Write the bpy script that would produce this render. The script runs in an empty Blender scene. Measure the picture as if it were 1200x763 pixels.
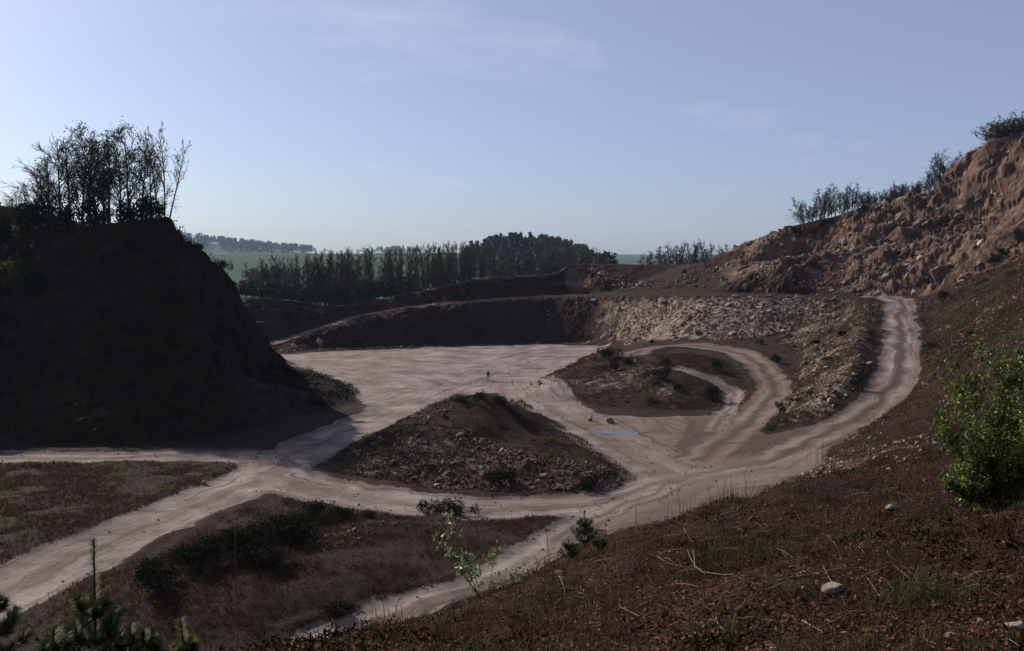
import bpy, bmesh, math, random
import numpy as np
from mathutils import Vector, Matrix
from mathutils.geometry import delaunay_2d_cdt

sc = bpy.context.scene
COL = sc.collection
rad = math.radians

# ------------------------------------------------------------------ camera
F, HC, PITCH = 1167.0, 20.0, rad(4.0)
cam_d = bpy.data.cameras.new('camera'); cam_d.sensor_width = 36.0; cam_d.lens = 36.0 * F / 1200.0
cam_d.clip_start = 0.1; cam_d.clip_end = 20000.0
cam = bpy.data.objects.new('camera', cam_d); COL.objects.link(cam)
cam.location = (0, 0, HC); cam.rotation_euler = (rad(90) - PITCH, 0, 0)
sc.camera = cam

# ------------------------------------------------------------------ world, sun, exposure
SUN_AZ, SUN_EL = rad(-47.0), rad(32.0)          # azimuth from +Y (the view), negative = left
CLOUD_SEED = 5.1
SKY_S, VEIL, VEIL_COL, ALT, AIR, DUST, OZ = 0.082, 0.32, (0.47, 0.43, 0.56), 500, 0.7, 2.0, 5.0
world = bpy.data.worlds.new('World'); sc.world = world; world.use_nodes = True
wn, wl = world.node_tree.nodes, world.node_tree.links
wn.clear()
w_out = wn.new('ShaderNodeOutputWorld'); w_bg = wn.new('ShaderNodeBackground')
w_sky = wn.new('ShaderNodeTexSky'); w_sky.sky_type = 'NISHITA'; w_sky.sun_disc = False
w_sky.sun_elevation = SUN_EL; w_sky.sun_rotation = SUN_AZ
w_sky.altitude = ALT; w_sky.air_density = AIR; w_sky.dust_density = DUST; w_sky.ozone_density = OZ
w_bg.inputs['Strength'].default_value = SKY_S
# a few faint high wisps of cloud
tc = wn.new('ShaderNodeTexCoord'); sep = wn.new('ShaderNodeSeparateXYZ'); wl.new(tc.outputs['Generated'], sep.inputs[0])
addz = wn.new('ShaderNodeMath'); addz.operation = 'ADD'; addz.inputs[1].default_value = 0.12; wl.new(sep.outputs['Z'], addz.inputs[0])
dx = wn.new('ShaderNodeMath'); dx.operation = 'DIVIDE'; wl.new(sep.outputs['X'], dx.inputs[0]); wl.new(addz.outputs[0], dx.inputs[1])
dy = wn.new('ShaderNodeMath'); dy.operation = 'DIVIDE'; wl.new(sep.outputs['Y'], dy.inputs[0]); wl.new(addz.outputs[0], dy.inputs[1])
cmb = wn.new('ShaderNodeCombineXYZ'); cmb.inputs[2].default_value = CLOUD_SEED; wl.new(dx.outputs[0], cmb.inputs[0]); wl.new(dy.outputs[0], cmb.inputs[1])
cn = wn.new('ShaderNodeTexNoise'); cn.inputs['Scale'].default_value = 1.15; cn.inputs['Detail'].default_value = 7; cn.inputs['Roughness'].default_value = 0.58
wl.new(cmb.outputs[0], cn.inputs['Vector'])
cr = wn.new('ShaderNodeValToRGB'); cr.color_ramp.elements[0].position = 0.60; cr.color_ramp.elements[1].position = 0.86
cr.color_ramp.elements[0].color = (VEIL, VEIL, VEIL, 1); cr.color_ramp.elements[1].color = (VEIL, VEIL, VEIL, 1)   # an even veil of high thin cloud with a few wisps
wl.new(cn.outputs['Fac'], cr.inputs['Fac'])
cmix = wn.new('ShaderNodeMixRGB'); cmix.inputs['Color2'].default_value = (*[c / SKY_S for c in VEIL_COL], 1)
tint = wn.new('ShaderNodeMixRGB'); tint.blend_type = 'MULTIPLY'; tint.inputs['Fac'].default_value = 1.0; tint.inputs['Color2'].default_value = (0.92, 1.02, 1.02, 1)   # cool cast of the slide film
wl.new(w_sky.outputs['Color'], tint.inputs['Color1'])
wl.new(cr.outputs['Color'], cmix.inputs['Fac']); wl.new(tint.outputs['Color'], cmix.inputs['Color1'])
cr2 = wn.new('ShaderNodeValToRGB'); cr2.color_ramp.elements[0].position = 0.58; cr2.color_ramp.elements[1].position = 0.85
cr2.color_ramp.elements[0].color = (0, 0, 0, 1); cr2.color_ramp.elements[1].color = (0.35, 0.35, 0.35, 1); wl.new(cn.outputs['Fac'], cr2.inputs['Fac'])
cmix2 = wn.new('ShaderNodeMixRGB'); cmix2.inputs['Color2'].default_value = (8.6, 8.4, 8.9, 1); wl.new(cr2.outputs['Color'], cmix2.inputs['Fac']); wl.new(cmix.outputs['Color'], cmix2.inputs['Color1'])
wl.new(cmix2.outputs['Color'], w_bg.inputs['Color']); wl.new(w_bg.outputs['Background'], w_out.inputs['Surface'])

S = Vector((math.sin(SUN_AZ) * math.cos(SUN_EL), math.cos(SUN_AZ) * math.cos(SUN_EL), math.sin(SUN_EL)))
sun_d = bpy.data.lights.new('sun', 'SUN'); sun_d.energy = 5.0; sun_d.angle = rad(0.55); sun_d.color = (1.0, 0.88, 0.75)
sun = bpy.data.objects.new('sun', sun_d); COL.objects.link(sun)
sun.rotation_euler = (-S).to_track_quat('-Z', 'Y').to_euler(); sun.location = S * 300

sc.view_settings.view_transform = 'Standard'; sc.view_settings.look = 'None'
sc.view_settings.exposure = 0.35; sc.view_settings.gamma = 1.0
sc.render.engine = 'CYCLES'; sc.cycles.use_denoising = True
sc.cycles.max_bounces = 6; sc.cycles.diffuse_bounces = 2; sc.cycles.transparent_max_bounces = 8
sc.cycles.volume_bounces = 0

# ------------------------------------------------------------------ helpers
CP, SP = math.cos(PITCH), math.sin(PITCH)
def ray(px, py):
    u = (px - 600.0) / F; v = (381.5 - py) / F
    return u, CP + v * SP, -SP + v * CP
def PD(px, py, d):
    u, ry, rz = ray(px, py); t = d / ry
    return (u * t, d, HC + rz * t)
def PZ(px, py, z=0.0):
    u, ry, rz = ray(px, py); t = (z - HC) / rz
    return (u * t, ry * t, z)
def XD(px, d, z):
    return ((px - 600.0) / F * (d * CP - (z - HC) * SP), d, z)

def _hash(ix, iy, iz, seed):
    h = (ix.astype(np.int64) * 374761393 + iy.astype(np.int64) * 668265263 + iz.astype(np.int64) * 2147483647 + seed * 1274126177) & 0xffffffff
    h = ((h ^ (h >> 13)) * 1274126177) & 0xffffffff
    h = ((h ^ (h >> 15)) * 2246822519) & 0xffffffff
    return ((h ^ (h >> 16)) & 0xffff).astype(np.float32) / 65535.0
def vnoise(x, y, z=None, seed=0):
    x = np.asarray(x, dtype=np.float64); y = np.asarray(y, dtype=np.float64)
    z = np.zeros_like(x) if z is None else np.asarray(z, dtype=np.float64)
    ix, iy, iz = np.floor(x), np.floor(y), np.floor(z)
    fx, fy, fz = x - ix, y - iy, z - iz
    fx = fx * fx * (3 - 2 * fx); fy = fy * fy * (3 - 2 * fy); fz = fz * fz * (3 - 2 * fz)
    r = 0
    for a in (0, 1):
        for b in (0, 1):
            for c in (0, 1):
                w = (fx if a else 1 - fx) * (fy if b else 1 - fy) * (fz if c else 1 - fz)
                r = r + w * _hash(ix + a, iy + b, iz + c, seed)
    return r
def fbm(x, y, z=None, seed=0, octv=4, gain=0.5):
    t = 0; a = 1.0; n = 0; f = 1.0
    for o in range(octv):
        t = t + a * vnoise(np.asarray(x) * f + 17.3 * o, np.asarray(y) * f - 9.1 * o, None if z is None else np.asarray(z) * f, seed + o)
        n += a; a *= gain; f *= 2.03
    return t / n
def facets(x, y, z, seed):
    """blocky broken-rock relief: every cell is a tilted plane of its own"""
    sh = x.shape; p = np.stack([x.ravel(), y.ravel(), z.ravel()], 1); ip = np.floor(p); best = np.full(len(p), 1e9); val = np.zeros(len(p))
    for a in (-1, 0, 1):
        for b in (-1, 0, 1):
            for c in (-1, 0, 1):
                q = ip + [a, b, c]; h = [_hash(q[:, 0], q[:, 1], q[:, 2], seed + k) for k in range(7)]
                e = p - (q + np.stack(h[:3], 1)); d = (e * e).sum(1); m = d < best
                v = h[3] - .5 + .9 * (e[:, 0] * (h[4] - .5) + e[:, 1] * (h[5] - .5) + e[:, 2] * (h[6] - .5))
                best = np.where(m, d, best); val = np.where(m, v, val)
    return val.reshape(sh)
def sst(a, b, x):
    t = np.clip((x - a) / (b - a), 0, 1); return t * t * (3 - 2 * t)
def in_poly(X, Y, poly):
    r = np.zeros(X.shape, bool); n = len(poly)
    for i in range(n):
        x1, y1 = poly[i][:2]; x2, y2 = poly[(i + 1) % n][:2]
        if y1 == y2: continue
        c = ((y1 > Y) != (y2 > Y)) & (X < (x2 - x1) * (Y - y1) / (y2 - y1) + x1)
        r ^= c
    return r
def poly_dist(X, Y, pts, closed=False):
    """distance to a polyline, plus distance along it and signed offset across it"""
    best = np.full(X.shape, 1e9); al = np.zeros(X.shape); ac = np.zeros(X.shape); run = 0.0
    P = list(pts) + ([pts[0]] if closed else [])
    for i in range(len(P) - 1):
        x1, y1 = P[i][:2]; x2, y2 = P[i + 1][:2]; L = math.hypot(x2 - x1, y2 - y1)
        if L < 1e-6: continue
        tx, ty = (x2 - x1) / L, (y2 - y1) / L
        t = np.clip((X - x1) * tx + (Y - y1) * ty, 0, L)
        ex, ey = X - (x1 + tx * t), Y - (y1 + ty * t)
        d = np.sqrt(ex * ex + ey * ey); m = d < best
        best = np.where(m, d, best); al = np.where(m, run + t, al); ac = np.where(m, np.sign(tx * ey - ty * ex) * d, ac)
        run += L
    return best, al, ac
def soft_poly(X, Y, poly, w):
    d, _, _ = poly_dist(X, Y, poly, True)
    s = np.where(in_poly(X, Y, poly), d, -d)
    return sst(-w, w, s)
def smooth_line(pts, n=6):
    """Catmull-Rom through the points"""
    P = [np.array(p, float) for p in pts]; P = [2 * P[0] - P[1]] + P + [2 * P[-1] - P[-2]]; out = []
    for i in range(1, len(P) - 2):
        for k in range(n):
            t = k / n
            out.append(tuple(0.5 * (2 * P[i] + (P[i + 1] - P[i - 1]) * t + (2 * P[i - 1] - 5 * P[i] + 4 * P[i + 1] - P[i + 2]) * t * t + (3 * P[i] - P[i - 1] - 3 * P[i + 1] + P[i + 2]) * t ** 3)))
    out.append(tuple(P[-2])); return out

def mesh_np(name, V, faces, smooth=False, attrs=None):
    """V (n,3); faces (m,k) array of one polygon size or list of such arrays"""
    me = bpy.data.meshes.new(name)
    V = np.asarray(V, np.float32)
    if not isinstance(faces, list): faces = [faces]
    faces = [np.asarray(f, np.int32) for f in faces if len(f)]
    loops = np.concatenate([f.ravel() for f in faces]); tot = np.concatenate([np.full(len(f), f.shape[1], np.int32) for f in faces])
    st = np.concatenate([[0], np.cumsum(tot)[:-1]]).astype(np.int32)
    me.vertices.add(len(V)); me.vertices.foreach_set('co', V.ravel())
    me.loops.add(len(loops)); me.loops.foreach_set('vertex_index', loops)
    me.polygons.add(len(tot)); me.polygons.foreach_set('loop_start', st); me.polygons.foreach_set('loop_total', tot)
    me.polygons.foreach_set('use_smooth', np.full(len(tot), smooth))
    me.update(calc_edges=True)
    for k, a in (attrs or {}).items():
        at = me.attributes.new(k, 'FLOAT', 'POINT'); at.data.foreach_set('value', np.asarray(a, np.float32))
    return me
def link(name, me, mat=None, parent=None):
    o = bpy.data.objects.new(name, me); COL.objects.link(o)
    if mat is not None and len(me.materials) == 0: me.materials.append(mat)
    if parent is not None: o.parent = parent
    return o
def tag(o, label=None, cat=None, group=None, kind=None):
    if label: o['label'] = label
    if cat: o['category'] = cat
    if group: o['group'] = group
    if kind: o['kind'] = kind
    return o
def thing(name, loc, label, cat, group=None, rz=0.0, sc_=1.0):
    o = bpy.data.objects.new(name, None); COL.objects.link(o); o.empty_display_size = 0.2
    o.location = loc; o.rotation_euler = (0, 0, rz); o.scale = (sc_, sc_, sc_)
    return tag(o, label, cat, group)

class Geo:
    def __init__(s): s.V = []; s.T = []; s.A = []; s.n = 0
    def add(s, V, T, a=0.0):
        V = np.asarray(V, np.float32).reshape(-1, 3); T = np.asarray(T, np.int32)
        s.V.append(V); s.T.append(T + s.n); s.n += len(V)
        s.A.append(np.full(len(V), a, np.float32) if np.isscalar(a) else np.asarray(a, np.float32))
    def mesh(s, name, smooth=False):
        ks = {}
        for t in s.T: ks.setdefault(t.shape[1], []).append(t)
        return mesh_np(name, np.concatenate(s.V), [np.concatenate(v) for v in ks.values()], smooth, {'rnd': np.concatenate(s.A)})

def tubes(segs, sides=4):
    """segs: (n,8) p0 p1 r0 r1 -> tapered prisms"""
    segs = np.asarray(segs, float)
    p0, p1, r0, r1 = segs[:, :3], segs[:, 3:6], segs[:, 6], segs[:, 7]
    d = p1 - p0; d /= np.maximum(np.linalg.norm(d, axis=1, keepdims=True), 1e-9)
    ref = np.where(np.abs(d[:, 2:3]) > 0.9, [[1.0, 0, 0]], [[0, 0, 1.0]])
    a = np.cross(d, ref); a /= np.linalg.norm(a, axis=1, keepdims=True); b = np.cross(d, a)
    V = []
    for P, R in ((p0, r0), (p1, r1)):
        for k in range(sides):
            t = 2 * math.pi * k / sides
            V.append(P + (a * math.cos(t) + b * math.sin(t)) * R[:, None])
    V = np.stack(V, 1).reshape(-1, 3); n = len(segs)
    q = np.array([[k, (k + 1) % sides, sides + (k + 1) % sides, sides + k] for k in range(sides)])
    Fc = (q[None] + (np.arange(n) * 2 * sides)[:, None, None]).reshape(-1, 4)
    return V, Fc

def leaves(P, size, rng, droop=0.0, aspect=1.6, fold=0.0):
    """randomly turned leaf blades (rhombs) at points P"""
    n = len(P); d = rng.normal(size=(n, 3)); d[:, 2] -= droop; d /= np.linalg.norm(d, axis=1, keepdims=True)
    e = np.cross(d, rng.normal(size=(n, 3))); e /= np.maximum(np.linalg.norm(e, axis=1, keepdims=True), 1e-6)
    s = (size * rng.uniform(0.6, 1.3, n))[:, None]
    nn = np.cross(d, e)
    V = np.stack([P, P + d * s * .45 + e * s * .5 / aspect + nn * s * fold, P + d * s, P + d * s * .45 - e * s * .5 / aspect + nn * s * fold], 1).reshape(-1, 3)
    Q = np.arange(n)[:, None] * 4
    T = np.concatenate([Q + [[0, 1, 2]], Q + [[0, 2, 3]]])
    return V, T, np.repeat(rng.uniform(0, 1, n), 4)

# ------------------------------------------------------------------ materials
def new_mat(name):
    m = bpy.data.materials.new(name); m.use_nodes = True
    n, l = m.node_tree.nodes, m.node_tree.links
    return m, n, l, n['Principled BSDF']
def ramp(n, l, src, stops):
    r = n.new('ShaderNodeValToRGB'); e = r.color_ramp.elements
    e[0].position, e[0].color = stops[0][0], (*stops[0][1], 1); e[1].position, e[1].color = stops[-1][0], (*stops[-1][1], 1)
    for p, c in stops[1:-1]:
        x = e.new(p); x.color = (*c, 1)
    l.new(src, r.inputs['Fac']); return r.outputs['Color']
def noise(n, l, vec, scale, detail=5, rough=0.6, out='Fac'):
    t = n.new('ShaderNodeTexNoise'); t.inputs['Scale'].default_value = scale; t.inputs['Detail'].default_value = detail; t.inputs['Roughness'].default_value = rough
    if vec is not None: l.new(vec, t.inputs['Vector'])
    return t.outputs[out]
def mix(n, l, fac, a, b, mode='MIX'):
    m = n.new('ShaderNodeMixRGB'); m.blend_type = mode
    for s, v in ((m.inputs['Fac'], fac), (m.inputs['Color1'], a), (m.inputs['Color2'], b)):
        if isinstance(v, (int, float)): s.default_value = v
        elif isinstance(v, tuple): s.default_value = (*v, 1)
        else: l.new(v, s)
    return m.outputs['Color']
def mth(n, l, op, a, b=None, clamp=False):
    m = n.new('ShaderNodeMath'); m.operation = op; m.use_clamp = clamp
    for s, v in ((m.inputs[0], a), (m.inputs[1], b)):
        if v is None: continue
        if isinstance(v, (int, float)): s.default_value = v
        else: l.new(v, s)
    return m.outputs[0]
def attr(n, name):
    a = n.new('ShaderNodeAttribute'); a.attribute_name = name; return a.outputs['Fac']
def sharpen(n, l, a, ns, k=0.5):
    """mask a broken up by noise ns"""
    t = mth(n, l, 'ADD', a, mth(n, l, 'MULTIPLY', mth(n, l, 'SUBTRACT', ns, 0.5), k))
    r = n.new('ShaderNodeMapRange'); r.interpolation_type = 'SMOOTHSTEP'; r.inputs['From Min'].default_value = 0.36; r.inputs['From Max'].default_value = 0.64
    l.new(t, r.inputs['Value']); return r.outputs['Result']

def make_terrain_mat():
    m, n, l, b = new_mat('quarry_earth')
    g = n.new('ShaderNodeNewGeometry').outputs['Position']
    big = noise(n, l, g, 0.06, 6, .62); mid = noise(n, l, g, 0.5, 7, .66); fine = noise(n, l, g, 3.0, 6, .7); vf = noise(n, l, g, 11.0, 5, .7)
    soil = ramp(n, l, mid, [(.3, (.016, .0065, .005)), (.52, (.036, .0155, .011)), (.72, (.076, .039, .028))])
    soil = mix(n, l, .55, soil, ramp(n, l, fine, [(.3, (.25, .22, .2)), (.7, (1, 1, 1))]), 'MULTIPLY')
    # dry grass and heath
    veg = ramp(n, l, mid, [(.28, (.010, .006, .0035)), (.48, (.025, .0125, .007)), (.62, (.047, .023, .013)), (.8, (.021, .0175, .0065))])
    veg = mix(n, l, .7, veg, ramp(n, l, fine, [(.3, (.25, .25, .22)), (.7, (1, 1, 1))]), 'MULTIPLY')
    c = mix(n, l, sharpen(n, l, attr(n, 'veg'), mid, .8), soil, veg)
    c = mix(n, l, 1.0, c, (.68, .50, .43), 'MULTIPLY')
    # red and ochre earth
    red = ramp(n, l, mid, [(.3, (.048, .027, .021)), (.5, (.098, .058, .045)), (.62, (.155, .097, .075)), (.78, (.26, .185, .145))])
    c = mix(n, l, sharpen(n, l, attr(n, 'red'), big, .9), c, red)
    # broken pale stone
    vo = n.new('ShaderNodeTexVoronoi'); vo.inputs['Scale'].default_value = 1.5; l.new(g, vo.inputs['Vector'])
    hs = n.new('ShaderNodeSeparateColor'); l.new(vo.outputs['Color'], hs.inputs[0])
    st = ramp(n, l, hs.outputs[0], [(.0, (.060, .041, .032)), (.5, (.145, .108, .086)), (1., (.29, .238, .195))])
    st = mix(n, l, .5, st, ramp(n, l, fine, [(.3, (.35, .33, .33)), (.7, (1, 1, 1))]), 'MULTIPLY')
    c = mix(n, l, sharpen(n, l, attr(n, 'rub'), mid, 1.0), c, st)
    # trodden and driven limestone dust, streaked along the tracks
    def along(fa, fc, wob, det):
        cv = n.new('ShaderNodeCombineXYZ')
        l.new(mth(n, l, 'MULTIPLY', attr(n, 'al'), fa), cv.inputs[0]); l.new(mth(n, l, 'ADD', mth(n, l, 'MULTIPLY', attr(n, 'ac'), fc), mth(n, l, 'MULTIPLY', noise(n, l, g, .13, 3, .5), wob)), cv.inputs[1])
        return noise(n, l, cv.outputs[0], 1.0, det, .55)
    patch = noise(n, l, g, .15, 6, .62); stv = along(.10, 1.4, 3.0, 6)
    tr = mix(n, l, .5, mix(n, l, .5, stv, mid), patch)
    rd = ramp(n, l, tr, [(.36, (.062, .048, .044)), (.45, (.136, .111, .103)), (.54, (.215, .182, .172)), (.66, (.31, .273, .258))])
    rd = mix(n, l, .55, rd, ramp(n, l, fine, [(.30, (.38, .35, .35)), (.60, (1, 1, 1))]), 'MULTIPLY')
    # wheel ruts: long thin darker lines that wander along the track
    rl = ramp(n, l, along(.022, 1.25, 2.2, 3), [(.36, (.30, .27, .26)), (.44, (1, 1, 1)), (.60, (1, 1, 1)), (.68, (1.25, 1.25, 1.25))])
    rd = mix(n, l, .75, rd, rl, 'MULTIPLY')
    rd = mix(n, l, mth(n, l, 'MULTIPLY', mth(n, l, 'MULTIPLY', attr(n, 'tint'), mid), 1.3, True), rd, (.125, .082, .068))
    rd = mix(n, l, mth(n, l, 'MULTIPLY', attr(n, 'med'), mth(n, l, 'MULTIPLY', fine, 2.3), True), rd, (.060, .041, .034))
    c = mix(n, l, sharpen(n, l, attr(n, 'road'), mix(n, l, .45, fine, mid), 1.3), c, rd)
    wet = sharpen(n, l, attr(n, 'wet'), mid, .7)
    c = mix(n, l, mth(n, l, 'MULTIPLY', wet, .75), c, (.055, .042, .044))
    l.new(c, b.inputs['Base Color'])
    b.inputs['Roughness'].default_value = .95; b.inputs['Specular IOR Level'].default_value = .15
    hsum = mth(n, l, 'ADD', mth(n, l, 'MULTIPLY', mid, .5), mth(n, l, 'ADD', mth(n, l, 'MULTIPLY', fine, .16), mth(n, l, 'MULTIPLY', vf, .05)))
    soft = mth(n, l, 'SUBTRACT', 1.0, mth(n, l, 'MULTIPLY', attr(n, 'road'), .72))
    bp = n.new('ShaderNodeBump'); bp.inputs['Distance'].default_value = 1.0
    l.new(mth(n, l, 'MULTIPLY', soft, .8), bp.inputs['Strength']); l.new(hsum, bp.inputs['Height']); l.new(bp.outputs['Normal'], b.inputs['Normal'])
    return m
M_TER = make_terrain_mat()

def simple_mat(name, cols, scale=4.0, rough=.9, bump=.3, bscale=None, rnd=False, transl=0.0, spec=.2):
    m, n, l, b = new_mat(name)
    o = n.new('ShaderNodeTexCoord').outputs['Object'] if not rnd else n.new('ShaderNodeNewGeometry').outputs['Position']
    ns = noise(n, l, o, scale, 6, .65)
    if rnd: ns = mix(n, l, .6, ns, attr(n, 'rnd'))
    k = len(cols) - 1
    lo, hi = (.3, .72) if not rnd else (.15, .85)
    c = ramp(n, l, ns, [(lo + (hi - lo) * i / k, cc) for i, cc in enumerate(cols)])
    l.new(c, b.inputs['Base Color']); b.inputs['Roughness'].default_value = rough; b.inputs['Specular IOR Level'].default_value = spec
    if bump:
        bp = n.new('ShaderNodeBump'); bp.inputs['Strength'].default_value = bump; bp.inputs['Distance'].default_value = .1
        l.new(noise(n, l, o, bscale or scale * 4, 5, .65), bp.inputs['Height']); l.new(bp.outputs['Normal'], b.inputs['Normal'])
    if transl:
        t = n.new('ShaderNodeBsdfTranslucent'); l.new(c, t.inputs['Color'])
        mx = n.new('ShaderNodeMixShader'); mx.inputs[0].default_value = transl
        l.new(b.outputs[0], mx.inputs[1]); l.new(t.outputs[0], mx.inputs[2]); l.new(mx.outputs[0], n['Material Output'].inputs['Surface'])
    return m
def rock_mat(name, cols):
    m, n, l, b = new_mat(name)
    o = n.new('ShaderNodeTexCoord').outputs['Object']; oi = n.new('ShaderNodeObjectInfo').outputs['Random']
    ns = mix(n, l, .55, noise(n, l, o, 1.3, 7, .7), oi)
    k = len(cols) - 1
    c = ramp(n, l, ns, [(.2 + .6 * i / k, cc) for i, cc in enumerate(cols)])
    l.new(c, b.inputs['Base Color']); b.inputs['Roughness'].default_value = .92; b.inputs['Specular IOR Level'].default_value = .2
    bp = n.new('ShaderNodeBump'); bp.inputs['Strength'].default_value = .5; bp.inputs['Distance'].default_value = .15
    l.new(noise(n, l, o, 5, 6, .7), bp.inputs['Height']); l.new(bp.outputs['Normal'], b.inputs['Normal'])
    return m
M_STONE = rock_mat('broken_stone', [(0.05084, 0.03444, 0.02624), (0.1148, 0.08446, 0.06642), (0.205, 0.1615, 0.1296), (0.328, 0.2747, 0.2296)])
M_STONE_BROWN = rock_mat('earthy_stone', [(0.03767, 0.02194, 0.01544), (0.086, 0.05448, 0.03931), (0.1556, 0.1059, 0.07862), (0.2948, 0.2194, 0.1685)])
M_GRAVEL_TAN = simple_mat('tan_gravel', [(.095, .060, .043), (.19, .130, .097), (.30, .22, .17), (.42, .33, .27)], 1.4, .93, .4, rnd=True)
M_BLOCK = simple_mat('cliff_blocks', [(.036, .021, .016), (.085, .050, .038), (.15, .098, .076), (.29, .22, .17)], .25, .93, .4, 3.0, rnd=True)
M_STONE_PALE = rock_mat('pale_stone', [(0.136, 0.119, 0.102), (0.1972, 0.1768, 0.153), (0.272, 0.2482, 0.2176)])
M_RUBBLE = simple_mat('small_rubble', [(0.03608, 0.02296, 0.01722), (0.07544, 0.05412, 0.04182), (0.1394, 0.1066, 0.08446), (0.2706, 0.2198, 0.1804)], 1.1, .93, .4, rnd=True)
M_RUBBLE_BROWN = simple_mat('small_earthy_rubble', [(0.02835, 0.01568, 0.01122), (0.05906, 0.03562, 0.0264), (0.1103, 0.07125, 0.05412), (0.2363, 0.171, 0.132)], 1.1, .93, .4, rnd=True)
M_BARK = simple_mat('grey_bark', [(.022, .017, .016), (.045, .036, .033), (.075, .062, .056)], 3.0, .95, .5, 20)
M_BARK_PALE = simple_mat('pale_bark', [(.10, .085, .075), (.19, .165, .145), (.27, .24, .21)], 3.0, .95, .3, 20)
M_BARK_RED = simple_mat('reddish_bark', [(.05, .030, .022), (.10, .060, .042), (.15, .10, .07)], 6.0, .9, .3, 40)
M_TWIG = simple_mat('twigs', [(.030, .022, .022), (.052, .040, .038)], 3.0, .95, 0)
M_LEAF_SPRING = simple_mat('spring_leaves', [(0.02975, 0.0408, 0.0085), (0.051, 0.068, 0.0153), (0.08075, 0.09775, 0.0221)], 1.0, .7, 0, rnd=True, transl=.45)
M_LEAF_BRIGHT = simple_mat('fresh_leaves', [(.020, .034, .006), (.046, .070, .012), (.100, .130, .024), (.24, .27, .07)], 3.0, .42, 0, rnd=True, transl=.52, spec=.5)
M_LEAF_GREY = simple_mat('silvery_leaves', [(.08, .12, .05), (.14, .19, .08), (.24, .29, .15)], 3.0, .4, 0, rnd=True, transl=.35, spec=.5)
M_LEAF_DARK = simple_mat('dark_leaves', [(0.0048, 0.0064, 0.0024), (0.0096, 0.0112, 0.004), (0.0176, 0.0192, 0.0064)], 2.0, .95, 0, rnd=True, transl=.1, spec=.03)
M_NEEDLE = simple_mat('pine_needles', [(.020, .032, .010), (.036, .054, .016), (.062, .085, .026)], 3.0, .6, 0, rnd=True, transl=.2)
M_NEEDLE_FRESH = simple_mat('fresh_pine_needles', [(.06, .075, .016), (.11, .125, .026), (.17, .175, .045)], 3.0, .6, 0, rnd=True, transl=.35)
M_CONIFER = simple_mat('hazed_conifer_crowns', [(.010, .021, .026), (.019, .034, .039), (.032, .048, .050)], .4, .9, 0, rnd=True)  # blue of distance haze is mixed into the crown colour
M_WOODMIX = simple_mat('mixed_wood_crowns', [(.018, .024, .014), (.034, .040, .022), (.055, .050, .032)], .4, .9, 0, rnd=True)
M_GRASS_DRY = simple_mat('dry_grass', [(0.01938, 0.009248, 0.004406), (0.04264, 0.02067, 0.01028), (0.08721, 0.04678, 0.02546)], 2.0, .9, 0, rnd=True, transl=.3)
M_GRASS = simple_mat('green_grass', [(0.0225, 0.0315, 0.00825), (0.04125, 0.054, 0.0135), (0.075, 0.08625, 0.0255)], 2.0, .8, 0, rnd=True, transl=.35)
M_LITTER = simple_mat('leaf_litter', [(0.02238, 0.009531, 0.00629), (0.05275, 0.0211, 0.01321), (0.0959, 0.04085, 0.02453), (0.1838, 0.09872, 0.06164)], 2.0, .85, 0, rnd=True, transl=.2)
M_STICK = simple_mat('bleached_stick', [(0.096, 0.068, 0.048), (0.176, 0.136, 0.104), (0.272, 0.224, 0.176)], 8.0, .85, .3, 40)
M_DEAD = simple_mat('dead_stems', [(0.04, 0.0216, 0.01312), (0.08, 0.04608, 0.02886), (0.152, 0.0972, 0.06429), (0.272, 0.1944, 0.1378)], 3.0, .85, 0, rnd=True)
M_STALK = simple_mat('dry_stalk', [(.07, .045, .030), (.13, .09, .06), (.22, .16, .11)], 8.0, .9, 0)

# ------------------------------------------------------------------ terrain: survey lines
def far_fn(x, y):
    x = np.asarray(x, float); y = np.asarray(y, float)
    z = 16.5 - 24 * sst(225, 400, y) + 28.5 * sst(430, 960, y) - 9 * sst(1000, 1500, y) + 14 * sst(2200, 4400, y)
    z = z + 34 * np.exp(-((x - 190) / 85) ** 2 - ((y - 185) / 120) ** 2)
    z = z + 14.5 * np.exp(-(np.abs(x - 17) / 46) ** 3.4 - ((y - 660) / 90) ** 2) + 7 * np.exp(-((x + 40) / 160) ** 2 - ((y - 760) / 140) ** 2)
    z = z + 60 * np.exp(-(np.maximum(x + 1300, 0) / 420) ** 2 - ((y - 3500) / 330) ** 2) * (1 - .12 * sst(-1500, -2600, x))
    z = z + 14 * np.exp(-((x + 330) / 190) ** 2 - ((y - 2900) / 250) ** 2)
    z = z - 11 * sst(25, 110, x * 960 / np.maximum(y, 300)) * sst(430, 900, y) * (1 - sst(1500, 2200, y))
    z = z + (fbm(x / 160, y / 160, seed=3) - .5) * 3.0 * sst(300, 600, y)
    return z

HILL_TOE = [XD(-200, 105, 0)] + [PZ(*p) for p in [(-60, 527), (0, 526), (120, 523), (200, 519), (250, 513), (300, 504), (340, 495), (380, 484), (412, 473), (421, 463)]]
HILL_BACK = [XD(404, 157, 0), XD(372, 166, 0), XD(335, 180, 0), XD(300, 192, .3)]
HILL_CREST = [(-102, 124, 28), (-94, 133, 33)] + [PD(*p) for p in [(-50, 228, 135), (-18, 262, 133), (0, 277, 131), (60, 266, 127), (130, 257, 126), (170, 252, 127), (200, 251, 128), (211, 262, 131), (240, 291, 136), (262, 319, 141), (285, 352, 143), (302, 382, 145), (318, 411, 146), (340, 429, 147), (375, 443, 147), (400, 453, 146)]]  # unseen left spur and crest raised to keep sun off the slope below
HILL_LEDGE = [XD(*p) for p in [(-60, 121, 8), (0, 120.5, 8), (60, 117, 8), (130, 115.5, 8), (200, 116.5, 7.5), (228, 120, 7), (252, 126.5, 6), (280, 134, 4), (310, 140, 2.2), (345, 143.0, 1.0)]]
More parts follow.
